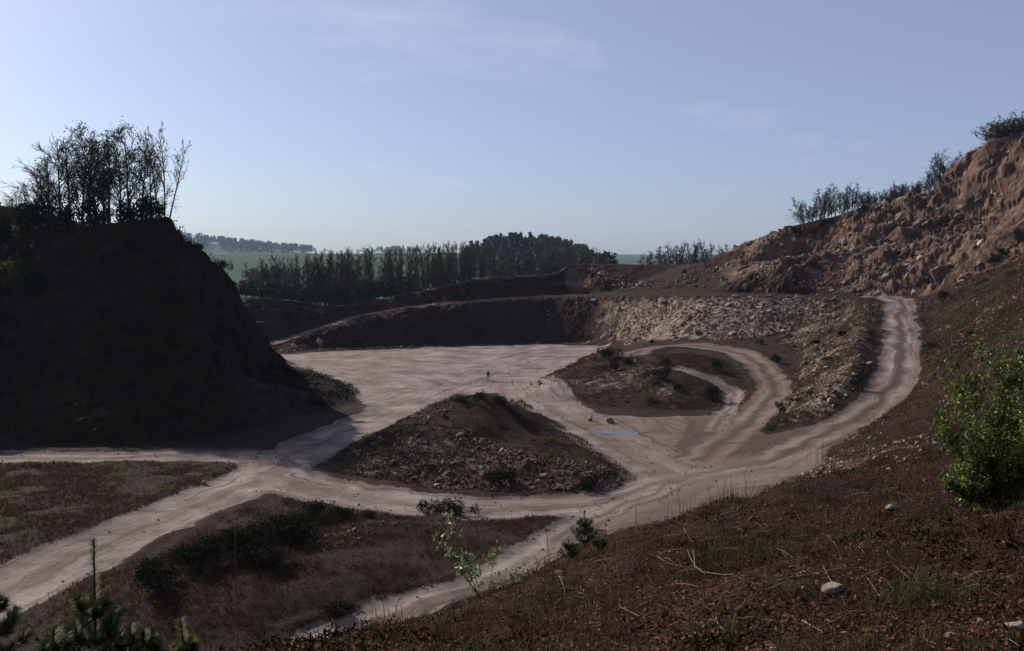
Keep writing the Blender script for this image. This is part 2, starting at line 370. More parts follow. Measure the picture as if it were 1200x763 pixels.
HILL_TOP2 = [XD(-150, 178, 28), XD(0, 166, 25), XD(90, 158, 25.5), XD(170, 152, 23), XD(215, 152, 15), XD(260, 160, 6)]

WALL_TOE = [PZ(*p) for p in [(316, 412), (350, 411), (380, 409), (450, 406), (520, 404), (580, 402.5), (640, 401.5), (690, 403)]] + [PZ(728, 405, .8), PZ(762, 401, 3), PZ(810, 398.5, 4.2), PZ(880, 398, 4.8), PZ(935, 388, 6.3)]
BENCH_OUT = [PD(*p) for p in [(318, 407, 209), (350, 396, 214), (400, 381, 220), (430, 371, 225), (500, 359, 230), (560, 353, 233), (600, 350, 236), (640, 348, 239), (700, 347, 234), (760, 346.5, 218), (830, 346.5, 203), (900, 347.5, 195), (950, 349, 191), (1000, 351, 184)]]
BENCH_IN = [PD(*p) for p in [(322, 400, 216), (352, 390, 221), (395, 375, 228), (428, 366.5, 233), (500, 356.5, 235.5), (560, 350.5, 239), (600, 347, 242), (640, 344.5, 246), (680, 344, 247), (720, 343, 239), (760, 343, 231), (830, 343.5, 213), (900, 345, 204), (950, 346.5, 199), (1000, 347.5, 193), (1040, 347.5, 189)]]
WALL_CREST = [PD(*p) for p in [(270, 348, 226), (300, 356, 225), (330, 359, 226), (400, 362.5, 233), (450, 351, 237.5), (500, 339, 240), (560, 326, 243.5), (600, 322.5, 246), (650, 320.5, 250), (668, 309.5, 253), (690, 308.5, 255), (705, 311.5, 262), (760, 313.5, 264), (800, 310, 258), (830, 305.5, 250), (870, 286, 240), (930, 263, 232), (1000, 246, 226), (1060, 231, 218), (1100, 220, 212), (1137, 210, 207), (1146, 170, 203), (1165, 158, 200), (1200, 149, 196), (1260, 136, 190), (1330, 120, 182)]]
CLIFF_MID = [PD(*p) for p in [(862, 313, 226), (900, 306, 219), (926, 301, 211), (943, 306, 228), (966, 301, 224), (1000, 293, 212), (1060, 281, 204), (1100, 275, 197), (1140, 263, 190), (1200, 242, 180), (1270, 225, 172)]]
TALUS_TOE = [PD(*p) for p in [(1075, 346, 183), (1110, 336, 175), (1150, 320, 168), (1200, 302, 160), (1280, 282, 150)]]

RAMP_C = [PZ(895, 545), PZ(945, 520, .15), PD(1000, 492, 112), PD(1036, 463, 119), PD(1052, 430, 128), PD(1054, 398, 145), PD(1053, 372, 160), PD(1053, 353, 175)]
def offset_line(L, off, dz=0.0):
    out = []
    for i in range(len(L)):
        a, b = L[max(0, i - 1)], L[min(len(L) - 1, i + 1)]
        tx, ty = b[0] - a[0], b[1] - a[1]; s = math.hypot(tx, ty)
        out.append((L[i][0] - ty / s * off, L[i][1] + tx / s * off, L[i][2] + dz))
    return out
RAMP_L = offset_line(RAMP_C[1:], 3.3); RAMP_R = offset_line(RAMP_C[1:], -3.3)
RAMP_BERM = [(p[0], p[1], p[2] + h) for p, h in zip(offset_line(RAMP_C[2:], 5.0), (.5, 1.3, 1.6, 1.5, 1.2, .5))]
RAMP_FOOT = [PZ(897, 503, .4), PZ(925, 470, 1.2), PZ(930, 440, 2.3), PZ(935, 412, 4.2)]
RIGHT_SLOPE = [PD(1105, 438, 112), PD(1120, 400, 132), PD(1110, 368, 155)]
RIGHT_SLOPE2 = [PD(1155, 405, 108), PD(1165, 370, 130), PD(1165, 340, 152)]
RIGHT_SLOPE3 = [PD(1215, 372, 100), PD(1220, 335, 128), PD(1290, 310, 125)]

BANK_CREST = [PD(*p) for p in [(-300, 800, 5.2), (-120, 785, 6), (0, 772, 6.6), (150, 758, 7.5), (300, 738, 8.6), (440, 716, 10), (520, 690, 11.2), (600, 660, 12.8), (680, 628, 14.6), (740, 612, 16.5), (800, 602, 18), (860, 588, 20), (905, 568, 21.5), (930, 545, 23), (965, 516, 24.2), (1010, 500, 26), (1060, 480, 29), (1100, 462, 31), (1150, 432, 34), (1200, 398, 38), (1300, 352, 45), (1500, 310, 58)]]
BANK_TOE = [(-40, 22, 0), (-20, 24, 0)] + [XD(*p) for p in [(300, 27, 0), (440, 28, 0), (680, 33, 0), (800, 37, .2), (965, 43, .6), (1040, 56, 1.0), (1110, 72, 3.5), (1200, 82, 9.0), (1330, 80, 14)]]
BANK_PTS = [PD(*p) for p in [(600, 800, 4.2), (300, 790, 5.5), (800, 780, 4.8), (1000, 700, 6.3), (1150, 606, 9.6), (1240, 610, 9.0), (820, 680, 9.2), (700, 700, 8.3), (950, 600, 13.8), (1060, 560, 14.5), (1150, 530, 18), (1200, 480, 23), (1400, 480, 22), (1300, 700, 6)]]
BANK_PTS += [(0, 0, 18.35), (-6, 0, 18.2), (6, 0, 18.5), (14, 2, 18.8), (-14, 0, 17.5), (0, -8, 18.8), (-30, -5, 15.5), (30, -5, 20)]

MOUND_TOE = [PZ(*p) for p in [(395, 546), (402, 556), (440, 565), (500, 572), (560, 577), (650, 579), (715, 577), (747, 562), (700, 527), (650, 494), (612, 468)]] + [XD(580, 126, 0), XD(530, 122, 0), XD(480, 114, 0), XD(432, 105, 0), XD(402, 98, 0)]
MOUND_RIDGE = [PZ(408, 540, .5), PZ(432, 515, 1.6), PZ(480, 485, 3.6), PZ(530, 464, 5.1), PZ(572, 460, 5.4), PZ(594, 472, 4.0), PZ(640, 505, 1.7), PZ(700, 543, .8)]
MOUND_BREAK = [PZ(440, 538, 1.5), PZ(500, 515, 2.6), PZ(560, 520, 2.4), PZ(640, 540, 1.7), PZ(700, 557, .9)]
MOUND2_TOE = [PZ(*p) for p in [(615, 462), (660, 470), (720, 478), (790, 482), (838, 478), (856, 464, .7)]]
MOUND2_TOE_L = [PZ(612, 456), PZ(650, 437), PZ(690, 416), PZ(716, 408.5, .3)]
MOUND2_TOP = [PZ(640, 455, 1.2), PZ(662, 438, 2.4), PZ(690, 421, 3.4), PZ(712, 414, 4.0), PZ(736, 424, 3.6), PZ(780, 442, 3.0), PZ(820, 456, 2.0), PZ(842, 463, 1.2)]
LOOP = [PZ(820, 540), PZ(850, 515, .1), PZ(878, 494, .5), PZ(902, 468, 1.3), PZ(904, 450, 1.9), PZ(886, 427, 2.9), PZ(856, 412, 3.5), PZ(800, 404.5, 4.0), PZ(757, 408, 3.9), PZ(738, 418, 3.5)]
ISLAND = [PZ(770, 418, 4.2), PZ(800, 422, 4.0), PZ(840, 432, 3.2)]

lines = [(HILL_TOE + HILL_BACK, False), (HILL_CREST, False), (HILL_LEDGE, False), (HILL_TOP2, False), (WALL_TOE, False), (BENCH_OUT, False), (BENCH_IN, False),
         (WALL_CREST, False), (CLIFF_MID, False), (TALUS_TOE, False), (RAMP_C, False), (RAMP_L, False), (RAMP_R, False), (RAMP_BERM, False), (RAMP_FOOT, False),
         (RIGHT_SLOPE, False), (RIGHT_SLOPE2, False), (RIGHT_SLOPE3, False), (BANK_CREST, False), (BANK_TOE, False), (MOUND_TOE, True), (MOUND_RIDGE, False), (MOUND_BREAK, False),
         (MOUND2_TOE, False), (MOUND2_TOE_L, False), (MOUND2_TOP, False), (LOOP, False), (ISLAND, False)]
X0, X1, Y0, Y1 = -190.0, 190.0, -30.0, 300.0
pts, edges = [], []
for L, closed in lines:
    k = len(pts); pts += [tuple(map(float, p)) for p in L]
    edges += [(k + i, k + i + 1) for i in range(len(L) - 1)] + ([(k + len(L) - 1, k)] if closed else [])
pts += [tuple(map(float, p)) for p in BANK_PTS]
pts += [(-85, 104, 0), (-88, 70, 0), (-75, 40, 0), (-60, 24, 2), (-125, 100, 13), (-125, 60, 13), (-110, 20, 14)]
bnd = [(x, Y0) for x in np.arange(X0, X1, 20)] + [(X1, y) for y in np.arange(Y0, Y1, 15)] + [(x, Y1) for x in np.arange(X1, X0, -10)] + [(X0, y) for y in np.arange(Y1, Y0, -15)]
k0 = len(pts)
pts += [(float(x), float(y), float(far_fn(x, y))) for x, y in bnd]
edges += [(k0 + i, k0 + (i + 1) % len(bnd)) for i in range(len(bnd))]
vo_, _, fo_, ov_, _, _ = delaunay_2d_cdt([Vector(p[:2]) for p in pts], edges, [], 0, 1e-5)
PA = np.array(pts)
tz = []
for v, o in zip(vo_, ov_):
    if len(o): tz.append(pts[o[0]][2])
    else:
        d2 = (PA[:, 0] - v[0]) ** 2 + (PA[:, 1] - v[1]) ** 2; i = np.argsort(d2)[:4]; w = 1 / (d2[i] + .01); tz.append(float((PA[i, 2] * w).sum() / w.sum()))
TV = np.array([[v[0], v[1], z] for v, z in zip(vo_, tz)])
GS = 0.5
nx, ny = int((X1 - X0) / GS) + 1, int((Y1 - Y0) / GS) + 1
ZB = np.full((ny, nx), np.nan)
for f in fo_:
    for j in range(1, len(f) - 1):
        a, b, c = TV[f[0]], TV[f[j]], TV[f[j + 1]]
        i0, i1 = int(math.floor((min(a[0], b[0], c[0]) - X0) / GS)), int(math.ceil((max(a[0], b[0], c[0]) - X0) / GS))
        j0, j1 = int(math.floor((min(a[1], b[1], c[1]) - Y0) / GS)), int(math.ceil((max(a[1], b[1], c[1]) - Y0) / GS))
        i0, j0, i1, j1 = max(i0, 0), max(j0, 0), min(i1, nx - 1), min(j1, ny - 1)
        if i1 < i0 or j1 < j0: continue
        gx, gy = np.meshgrid(X0 + np.arange(i0, i1 + 1) * GS, Y0 + np.arange(j0, j1 + 1) * GS)
        den = (b[1] - c[1]) * (a[0] - c[0]) + (c[0] - b[0]) * (a[1] - c[1])
        if abs(den) < 1e-9: continue
        w0 = ((b[1] - c[1]) * (gx - c[0]) + (c[0] - b[0]) * (gy - c[1])) / den
        w1 = ((c[1] - a[1]) * (gx - c[0]) + (a[0] - c[0]) * (gy - c[1])) / den
        w2 = 1 - w0 - w1; m = (w0 >= -1e-6) & (w1 >= -1e-6) & (w2 >= -1e-6)
        sub = ZB[j0:j1 + 1, i0:i1 + 1]; sub[m] = (w0 * a[2] + w1 * b[2] + w2 * c[2])[m]
ZB = np.where(np.isnan(ZB), 10.0, ZB)
def blur(A, s):
    r = int(3 * s) + 1; k = np.exp(-np.arange(-r, r + 1) ** 2 / (2 * s * s)); k /= k.sum()
    for ax in (0, 1):
        P = np.pad(A, [(r, r) if a == ax else (0, 0) for a in (0, 1)], mode='edge'); B = 0
        for i, w in enumerate(k): B = B + w * (P[i:i + A.shape[0]] if ax == 0 else P[:, i:i + A.shape[1]])
        A = B
    return A
ZB = blur(ZB, 1.3)
def z_base(x, y):
    fx = np.clip((np.asarray(x, float) - X0) / GS, 0, nx - 1.001); fy = np.clip((np.asarray(y, float) - Y0) / GS, 0, ny - 1.001)
    i, j = fx.astype(int), fy.astype(int); a, b = fx - i, fy - j
    return ZB[j, i] * (1 - a) * (1 - b) + ZB[j, i + 1] * a * (1 - b) + ZB[j + 1, i] * (1 - a) * b + ZB[j + 1, i + 1] * a * b

# ------------------------------------------------------------------ tracks and ground cover masks
def zl(L): return smooth_line([PZ(*p) for p in L])
TRACKS = [  # centre line, half width
    (zl([(-140, 765), (-40, 712), (60, 665), (160, 620), (240, 587), (308, 558), (350, 532), (400, 508), (450, 487), (500, 470), (555, 452), (620, 430), (690, 412)]), 3.5),
    (zl([(-160, 536), (0, 537), (100, 536), (200, 534), (290, 537), (330, 545)]), 2.9),
    (zl([(318, 552), (345, 566), (400, 579), (460, 588), (520, 594), (600, 597), (680, 592), (760, 574), (830, 555), (895, 541)]), 3.6),
    (smooth_line(RAMP_C + [PD(1020, 349, 190)]), 2.55),
    (zl([(605, 448), (640, 474), (690, 506), (735, 532), (790, 562)]), 4.6),
    (zl([(800, 570), (740, 592), (690, 612), (640, 643), (560, 682), (460, 716), (380, 745)]), 1.75),
    (smooth_line(LOOP), 2.6),
    (smooth_line([PZ(790, 433, 3.2), PZ(830, 441, 2.7), PZ(858, 453, 1.9), PZ(858, 470, 1.0), PZ(835, 505, .2)]), 1.3),
    (smooth_line([tuple((np.array(a) + np.array(b)) / 2) for a, b in zip(BENCH_OUT[:5], BENCH_IN[:5])]), 1.8),
    (zl([(330, 430), (420, 428), (500, 440), (540, 452)]), 2.5),
]
MEDW = [.35, .6, .5, .95, .35, .4, .95, .7, .8, .3]
FLOOR_POLY = [PZ(*p) for p in [(318, 417), (400, 411), (500, 407), (640, 404), (718, 407), (690, 417), (650, 438), (612, 456), (575, 462), (530, 466), (480, 486), (430, 512), (425, 470), (385, 440), (340, 425)]]
FAN_POLY = [PZ(*p) for p in [(668, 497), (645, 478), (700, 485), (760, 490), (830, 489), (868, 495), (900, 513), (960, 508), (1010, 498), (1000, 535), (940, 580), (870, 620), (790, 645), (720, 632), (690, 604), (760, 570)]]
HILL_POLY = HILL_TOE + HILL_BACK + [XD(250, 196, 1), XD(150, 196, 8), XD(0, 200, 14), XD(-200, 200, 17)]
BACK_POLY = WALL_TOE[:7] + [WALL_CREST[8]] + WALL_CREST[:8][::-1]
SCREE_POLY = WALL_TOE[6:] + [BENCH_OUT[13]] + BENCH_OUT[7:13][::-1]
CLIFF_POLY = BENCH_IN[7:] + TALUS_TOE + [WALL_CREST[-1]] + WALL_CREST[8:-1][::-1]
MOUND2_POLY = MOUND2_TOE + [PZ(850, 445, 2.4), PZ(820, 434, 3.2), PZ(780, 428, 3.6), PZ(742, 420, 3.6), PZ(735, 408, 4.0), PZ(716, 406, .6)] + MOUND2_TOE_L[::-1]
RAMPSLOPE_POLY = [PZ(880, 508, .3)] + RAMP_FOOT + [PZ(905, 400, 5), BENCH_OUT[12]] + [RAMP_L[-1]] + RAMP_L[1:-1][::-1]
RIGHT_POLY = [RAMP_R[1], (20, 60, 0), (60, 60, 15), (140, 100, 20), (140, 160, 25)] + TALUS_TOE[::-1] + RAMP_R[::-1][:-1]
BUMPS = [(330, 632, 1.6, 6, 4), (250, 650, 1.8, 6, 4), (390, 612, 1.2, 7, 3), (480, 618, .9, 6, 3), (180, 680, 1.8, 7, 4), (300, 690, 1.0, 8, 5), (440, 660, .8, 7, 4),
         (100, 600, .5, 9, 3), (790, 350, 0, 1, 1)]
BUMPS = [(*PZ(px, py, h)[:2], h * .45, sx, sy) for px, py, h, sx, sy in BUMPS]

def evaluate(X, Y, near=False):
    """final surface points and ground-cover masks at plan positions"""
    A = {}
    z = z_base(X, Y)
    wx = X + (fbm(X / 3.0, Y / 3.0, seed=11, octv=3) - .5) * 2.6; wy = Y + (fbm(X / 3.0, Y / 3.0, seed=12, octv=3) - .5) * 2.6
    road = np.zeros(X.shape); al = np.zeros(X.shape); ac = np.full(X.shape, 50.0); rim = np.zeros(X.shape); rut = np.zeros(X.shape)
    bd = np.full(X.shape, 1e9); medw = np.zeros(X.shape)
    for i, (L, hw) in enumerate(TRACKS):
        xs_ = [p[0] for p in L]; ys_ = [p[1] for p in L]
        m = (X > min(xs_) - 9) & (X < max(xs_) + 9) & (Y > min(ys_) - 9) & (Y < max(ys_) + 9)
        if not m.any(): continue
        d, a, c = poly_dist(wx[m] * .75 + X[m] * .25, wy[m] * .75 + Y[m] * .25, L)
        rm = sst(hw + .9, hw - .8, d); road[m] = np.maximum(road[m], rm)
        rel = d / hw; upd = rel < bd[m]
        t = bd[m]; t[upd] = rel[upd]; bd[m] = t
        t = medw[m]; t[upd] = MEDW[i]; medw[m] = t
        t = al[m]; t[upd] = a[upd] + 37 * i; al[m] = t
        t = ac[m]; t[upd] = c[upd] + 11 * i; ac[m] = t
        t = rut[m]; v = np.exp(-((np.abs(c) - hw * .5) / (hw * .30)) ** 2)
        t[upd] = v[upd]; rut[m] = t
        t = rim[m]; v = np.exp(-((d - hw - .55) / .45) ** 2); t[upd] = v[upd]; rim[m] = t
    fl = soft_poly(wx, wy, FLOOR_POLY, 1.5); fan = soft_poly(wx, wy, FAN_POLY, 1.2)
    flat = np.maximum(fl, fan)
    rim = rim * (1 - flat) * (1 - sst(.5, 1, road)) * (.35 + fbm(X / 5, Y / 5, seed=31, octv=2))
    road = np.maximum(road, flat * .93)
    hill = soft_poly(wx, wy, HILL_POLY, 1.0); back = soft_poly(wx, wy, BACK_POLY, 1.2); scree = soft_poly(wx, wy, SCREE_POLY, 1.2)
    cliff = soft_poly(wx, wy, CLIFF_POLY, 1.5); m1 = soft_poly(wx, wy, MOUND_TOE, .8); m2 = soft_poly(wx, wy, MOUND2_POLY, .8)
    rs = soft_poly(wx, wy, RAMPSLOPE_POLY, 1.0); rp = soft_poly(wx, wy, RIGHT_POLY, 1.0)
    bank = (Y < 46) * 1.0 * (z > 1.5)
    n1 = fbm(X / 9, Y / 9, seed=21); n2 = fbm(X / 2.2, Y / 2.2, seed=22)
    # mound: stones on the camera side, heath on top and right
    dbk, _, cbk = poly_dist(X, Y, MOUND_BREAK)
    mfront = m1 * sst(2.0, -1.0, np.where(cbk < 0, -dbk, dbk) - 1.5 + (n1 - .5) * 5)
    px_ = 600 + F * X / np.maximum(Y, 1)
    A['road'] = road
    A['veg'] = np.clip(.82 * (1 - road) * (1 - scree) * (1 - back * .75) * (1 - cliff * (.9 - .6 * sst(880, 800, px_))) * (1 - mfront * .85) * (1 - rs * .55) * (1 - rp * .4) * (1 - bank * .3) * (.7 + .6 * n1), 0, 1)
    A['rub'] = np.clip(np.maximum.reduce([scree * (.66 + .5 * (n1 - .4)) * sst(600, 780, px_), mfront * .5, rs * (.48 + .5 * (n1 - .5)), cliff * .30 * sst(.45, .62, n1), rp * .2, (fbm(X / 5, Y / 5, seed=41) > .56) * m2 * .45]), 0, 1) * (1 - road)
    A['red'] = np.clip(cliff * (.56 + .55 * (n1 - .5) + .22 * sst(1080, 1160, px_)) * sst(790, 880, px_) + rp * .3 + back * .12 + sst(655, 668, px_) * sst(700, 690, px_) * cliff * .8, 0, 1) * (1 - road)
    A['tint'] = np.clip(sst(4.0, 0, poly_dist(X, Y, smooth_line(LOOP))[0] - 1.5) * .9 + fan * .45 + rs * .5 + back * .8, 0, 1)
    tx_, ty_ = PD(968, 522, 23.3)[:2]; A['rub'] = np.maximum(A['rub'], .62 * np.exp(-((X - tx_ + .5) / 1.6) ** 2 - ((Y - ty_ + 2.0) / 2.4) ** 2) * bank)
    A['al'] = al; A['ac'] = ac; A['med'] = np.clip((1.05 - rut * 1.35) * medw * (1 - fl) * road, 0, 1)
    # damp mud streaks on the floor
    wetm = np.zeros(X.shape)
    for px, py, rx, ry in [(560, 434, 3.6, 1.1), (625, 432, 4.2, 1.2), (600, 441, 3.0, 1.6), (585, 438, 5, 1), (530, 426, 5, .8), (640, 418, 7, 1), (560, 416, 6, .9), (480, 438, 4, 1), (690, 412, 4, .7),
                           (700, 462 + 36, 3, .6), (800, 523, 2.5, .5), (735, 507, 4.2, 1.1), (810, 515, 4, .8), (860, 520, 4, .6), (170, 598, 3.4, .5), (240, 562, 4, .5), (210, 555, 5, .4), (130, 625, 3, .5), (360, 515, 3, .8), (250, 528, 7, .7)]:
        cx, cy, _ = PZ(px, py); wetm = np.maximum(wetm, np.exp(-(((X - cx) / rx) ** 2 + ((Y - cy) / ry) ** 2)))
    A['wet'] = np.clip(wetm * .75, 0, 1)
    # relief
    for cx, cy, h, sx, sy in BUMPS: z = z + h * np.exp(-((X - cx) / sx) ** 2 - ((Y - cy) / sy) ** 2) * sst(.9, 2.3, bd)
    rough = .07 + .28 * (1 - road) * np.maximum.reduce([m1, m2, rs, rp, scree, .55 * (1 - np.maximum(hill, cliff))])
    if near: rough = np.where(bank > 0, .18, rough)
    z = z + (fbm(X / 2.6, Y / 2.6, seed=5, octv=5, gain=.55) - .5) * 2.4 * rough
    z = z + bank * near * ((fbm(X / 1.1, Y / 1.1, seed=6, octv=4, gain=.6) - .5) * .46 + (fbm(X / 3.5, Y / 3.5, seed=7, octv=2) - .5) * .55)
    z = z + (n1 - .5) * .9 * (1 - road) * np.clip(m1 + m2 + rs + rp, 0, 1)
    z = z - .10 * rut * road * (1 - .6 * flat) + rim * .28
    # puddle hollow
    cx, cy, _ = PZ(735, 507); z = z - .12 * np.exp(-(((X - cx) / 4.2) ** 2 + ((Y - cy) / 1.7) ** 2))
    # rock faces: push the steep ground in and out along its own normal
    face = np.clip(hill + back + cliff + scree * .5, 0, 1) * (1 - road)
    P = np.stack([X, Y, z], -1)
    if not near and face.max() > 0:
        e = .8
        gx = (z_base(X + e, Y) - z_base(X - e, Y)) / (2 * e); gy = (z_base(X, Y + e) - z_base(X, Y - e)) / (2 * e)
        g = np.sqrt(gx * gx + gy * gy); steep = sst(.25, .85, g) * face
        nrm = np.stack([-gx, -gy, np.ones_like(gx)], -1); nrm /= np.linalg.norm(nrm, axis=-1, keepdims=True)
        # ribs run down the face: noise stretched along z
        r1 = 1 - np.abs(2 * fbm(X / 9, Y / 9, z / 22, seed=51, octv=3) - 1); r2 = 1 - np.abs(2 * fbm(X / 3.2, Y / 3.2, z / 5, seed=55, octv=4) - 1)
        r3 = fbm(X / 1.3, Y / 1.3, z / 1.1, seed=58, octv=3)
        dsp = (r1 - .75) * (3.0 + 1.5 * sst(1090, 1150, px_)) * (cliff + .5 * back + .5 * hill + .3 * scree) + (r2 - .7) * .8 + (r3 - .5) * .8
        k = steep > .02; rocky = np.zeros(X.shape); rocky[k] = (.30 + .5 * sst(.40, .60, fbm(X[k] / 14, Y[k] / 14, z[k] / 14, seed=61, octv=2)) + .55 * sst(975, 1030, px_[k]) * sst(1125, 1085, px_[k]))
        fc = np.zeros(X.shape); f2 = facets(X[k] / 1.9, Y[k] / 1.9, z[k] / 1.6, 90); fc[k] = .8 * (2.4 * facets(X[k] / 8.0, Y[k] / 8.0, z[k] / 7.0, 60) + 2.6 * facets(X[k] / 3.8, Y[k] / 3.8, z[k] / 3.2, 70) + 1.0 * f2) + 1.1 * (np.mod((z[k] + .12 * X[k] + 2.5 * fbm(X[k] / 11, Y[k] / 11, seed=66, octv=2)) / 3.1, 1.0) - .5) * cliff[k]; fv = np.zeros(X.shape); fv[k] = f2
        dsp = steep * (dsp + fc * rocky * (.55 + .45 * cliff) * (1 - .6 * scree) * (1 - .55 * sst(1110, 1165, px_)))
        P = P + nrm * dsp[..., None]
        A['rub'] = np.clip(A['rub'] * (1 - .6 * steep * cliff) + steep * cliff * sst(.05, .45, fv) * rocky * .75 * sst(940, 1000, px_) * (1 - .7 * sst(1100, 1150, px_)), 0, 1)
    masks = dict(hill=hill, back=back, scree=scree, cliff=cliff, m1=m1, m2=m2, rs=rs, rp=rp, bank=bank, road=road, mfront=mfront)
    return P, A, masks

ATTR = ('road', 'veg', 'rub', 'red', 'tint', 'wet', 'al', 'ac', 'med')
def grid_faces(nX, nY):
    j, i = np.meshgrid(np.arange(nY - 1), np.arange(nX - 1), indexing='ij'); a = (j * nX + i).ravel()
    return np.stack([a, a + 1, a + 1 + nX, a + nX], 1)
def cut(name, P, A, Fc, sel, mat, smooth=True):
    Fs = Fc[sel]; u, inv = np.unique(Fs, return_inverse=True)
    me = mesh_np(name, P[u], inv.reshape(Fs.shape), smooth, {k: A[k].ravel()[u] for k in ATTR})
    return link(name, me, mat)

def lin(a, b, s): return np.linspace(a, b, int(round((b - a) / s)) + 1)
def cat(*a):
    out = [a[0]]
    for q in a[1:]: out.append(q[1:])
    return np.concatenate(out)
# distant and quarry ground
xs = cat(lin(X0, -130, 3), lin(-130, 130, .42), lin(130, X1, 3)); ys = cat(lin(46, 272, .42), lin(272, Y1, 2))
GX, GY = np.meshgrid(xs, ys); P, A, K = evaluate(GX, GY)
ZQ = P[..., 2]; QXS, QYS = xs, ys; KQ = K
Pf = P.reshape(-1, 3); Fc = grid_faces(len(xs), len(ys))
fm = {k: v.ravel()[Fc].mean(1) for k, v in K.items()}
reg = np.zeros(len(Fc), int)
for i, k in enumerate(['rp', 'hill', 'back', 'cliff', 'scree', 'rs', 'm2', 'm1', 'road'], 1): reg[fm[k] > .5] = i
T = {}
def terr(key, i, name, label, cat_, ):
    T[key] = tag(cut(name, Pf, A, Fc, reg == i, M_TER, key not in ('cliff', 'back', 'hill', 'scree')), label, cat_, kind='structure')
terr('ground', 0, 'ground', 'flat brown quarry ground with dry grass between the tracks', 'ground')
terr('rp', 1, 'hillside', 'brown stony hillside rising to the right of the climbing track', 'hillside')
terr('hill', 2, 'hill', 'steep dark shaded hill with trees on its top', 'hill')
terr('back', 3, 'quarry_face', 'dark shaded quarry face at the back below the tree belt', 'quarry face')
terr('cliff', 4, 'cliff', 'reddish brown sunlit quarry cliff rising to a wooded ridge', 'cliff')
terr('scree', 5, 'scree_slope', 'pale scree of broken stone below the bench', 'scree')
terr('rs', 6, 'embankment', 'stony embankment along the inner side of the climbing track', 'embankment')
terr('m2', 7, 'mound', 'low heath mound with dark bushes beside the loop track', 'mound')
terr('m1', 8, 'mound', 'stony wedge shaped mound in the middle between the tracks', 'mound')
terr('road', 9, 'road', 'pale limestone haul tracks and quarry floor with wheel ruts', 'road')
# near bank
xs = cat(lin(X0, -26, 4), lin(-26, 46, .18), lin(46, X1, 4)); ys = cat(lin(Y0, 0, 2), lin(0, 46, .18))
GX, GY = np.meshgrid(xs, ys); P, A, K = evaluate(GX, GY, True)
ZN = P[..., 2]; NXS, NYS = xs, ys
Fn = grid_faces(len(xs), len(ys))
T['bank'] = tag(cut('bank', P.reshape(-1, 3), A, Fn, np.ones(len(Fn), bool), M_TER), 'brown leaf littered bank in the foreground', 'bank', kind='structure')
def _interp(xs, ys, Z, x, y):
    i = np.clip(np.searchsorted(xs, x) - 1, 0, len(xs) - 2); j = np.clip(np.searchsorted(ys, y) - 1, 0, len(ys) - 2)
    a = np.clip((x - xs[i]) / (xs[i + 1] - xs[i]), 0, 1); b = np.clip((y - ys[j]) / (ys[j + 1] - ys[j]), 0, 1)
    return Z[j, i] * (1 - a) * (1 - b) + Z[j, i + 1] * a * (1 - b) + Z[j + 1, i] * (1 - a) * b + Z[j + 1, i + 1] * a * b
def ground_z(x, y):
    x = np.atleast_1d(np.asarray(x, float)); y = np.atleast_1d(np.asarray(y, float))
    z = np.where(y < 46, _interp(NXS, NYS, ZN, x, y), _interp(QXS, QYS, ZQ, x, y))
    out = (y > Y1) | (x < X0) | (x > X1) | (y < Y0)
    return np.where(out, far_fn(x, y), z)
def gz(x, y): return float(ground_z(x, y)[0])
def hit(px, py, dmin=4.0, dmax=330.0):
    """first ground point along the line of sight through a pixel of the photograph"""
    u, ry, rz = ray(px, py)
    d = np.arange(dmin, dmax, .05 if dmax < 60 else .15); t = d / ry
    x, z = u * t, HC + rz * t; g = ground_z(x, d); k = np.argmax(g >= z)
    if not (g >= z).any(): return None
    return (float(x[k]), float(d[k]), float(g[k]))

# fields beyond
def make_far():
    m, n, l, b = new_mat('hazed_far_fields')
    g = n.new('ShaderNodeNewGeometry').outputs['Position']
    c = ramp(n, l, noise(n, l, g, .004, 3, .5), [(.35, (.030, .062, .052)), (.5, (.050, .086, .062)), (.62, (.040, .072, .062)), (.75, (.075, .088, .066))])  # greens shifted to teal, painting distance haze into the fields
    c = mix(n, l, .35, c, ramp(n, l, noise(n, l, g, .05, 6, .6), [(.3, (.4, .4, .4)), (.7, (1, 1, 1))]), 'MULTIPLY')
    l.new(c, b.inputs['Base Color']); b.inputs['Roughness'].default_value = 1; b.inputs['Specular IOR Level'].default_value = .05
    return m
M_FAR = make_far()
xs = cat(lin(-4400, -1000, 85), lin(-1000, X0, 18), lin(X0, X1, 10), lin(X1, 1000, 18), lin(1000, 4400, 85))
ys = cat(lin(-60, Y0, 15), lin(Y0, Y1, 15), lin(Y1, 1000, 14), lin(1000, 4500, 70))
GX, GY = np.meshgrid(xs, ys); FZ = far_fn(GX, GY)
P = np.stack([GX, GY, FZ], -1).reshape(-1, 3); Fc2 = grid_faces(len(xs), len(ys))
cen = P[Fc2].mean(1); keep = ~((cen[:, 0] > X0) & (cen[:, 0] < X1) & (cen[:, 1] > Y0) & (cen[:, 1] < Y1))
u, inv = np.unique(Fc2[keep], return_inverse=True)
fld = tag(link('field', mesh_np('field', P[u], inv.reshape(-1, 4), True), M_FAR), 'hazy green fields rolling away beyond the quarry', 'field', kind='structure')

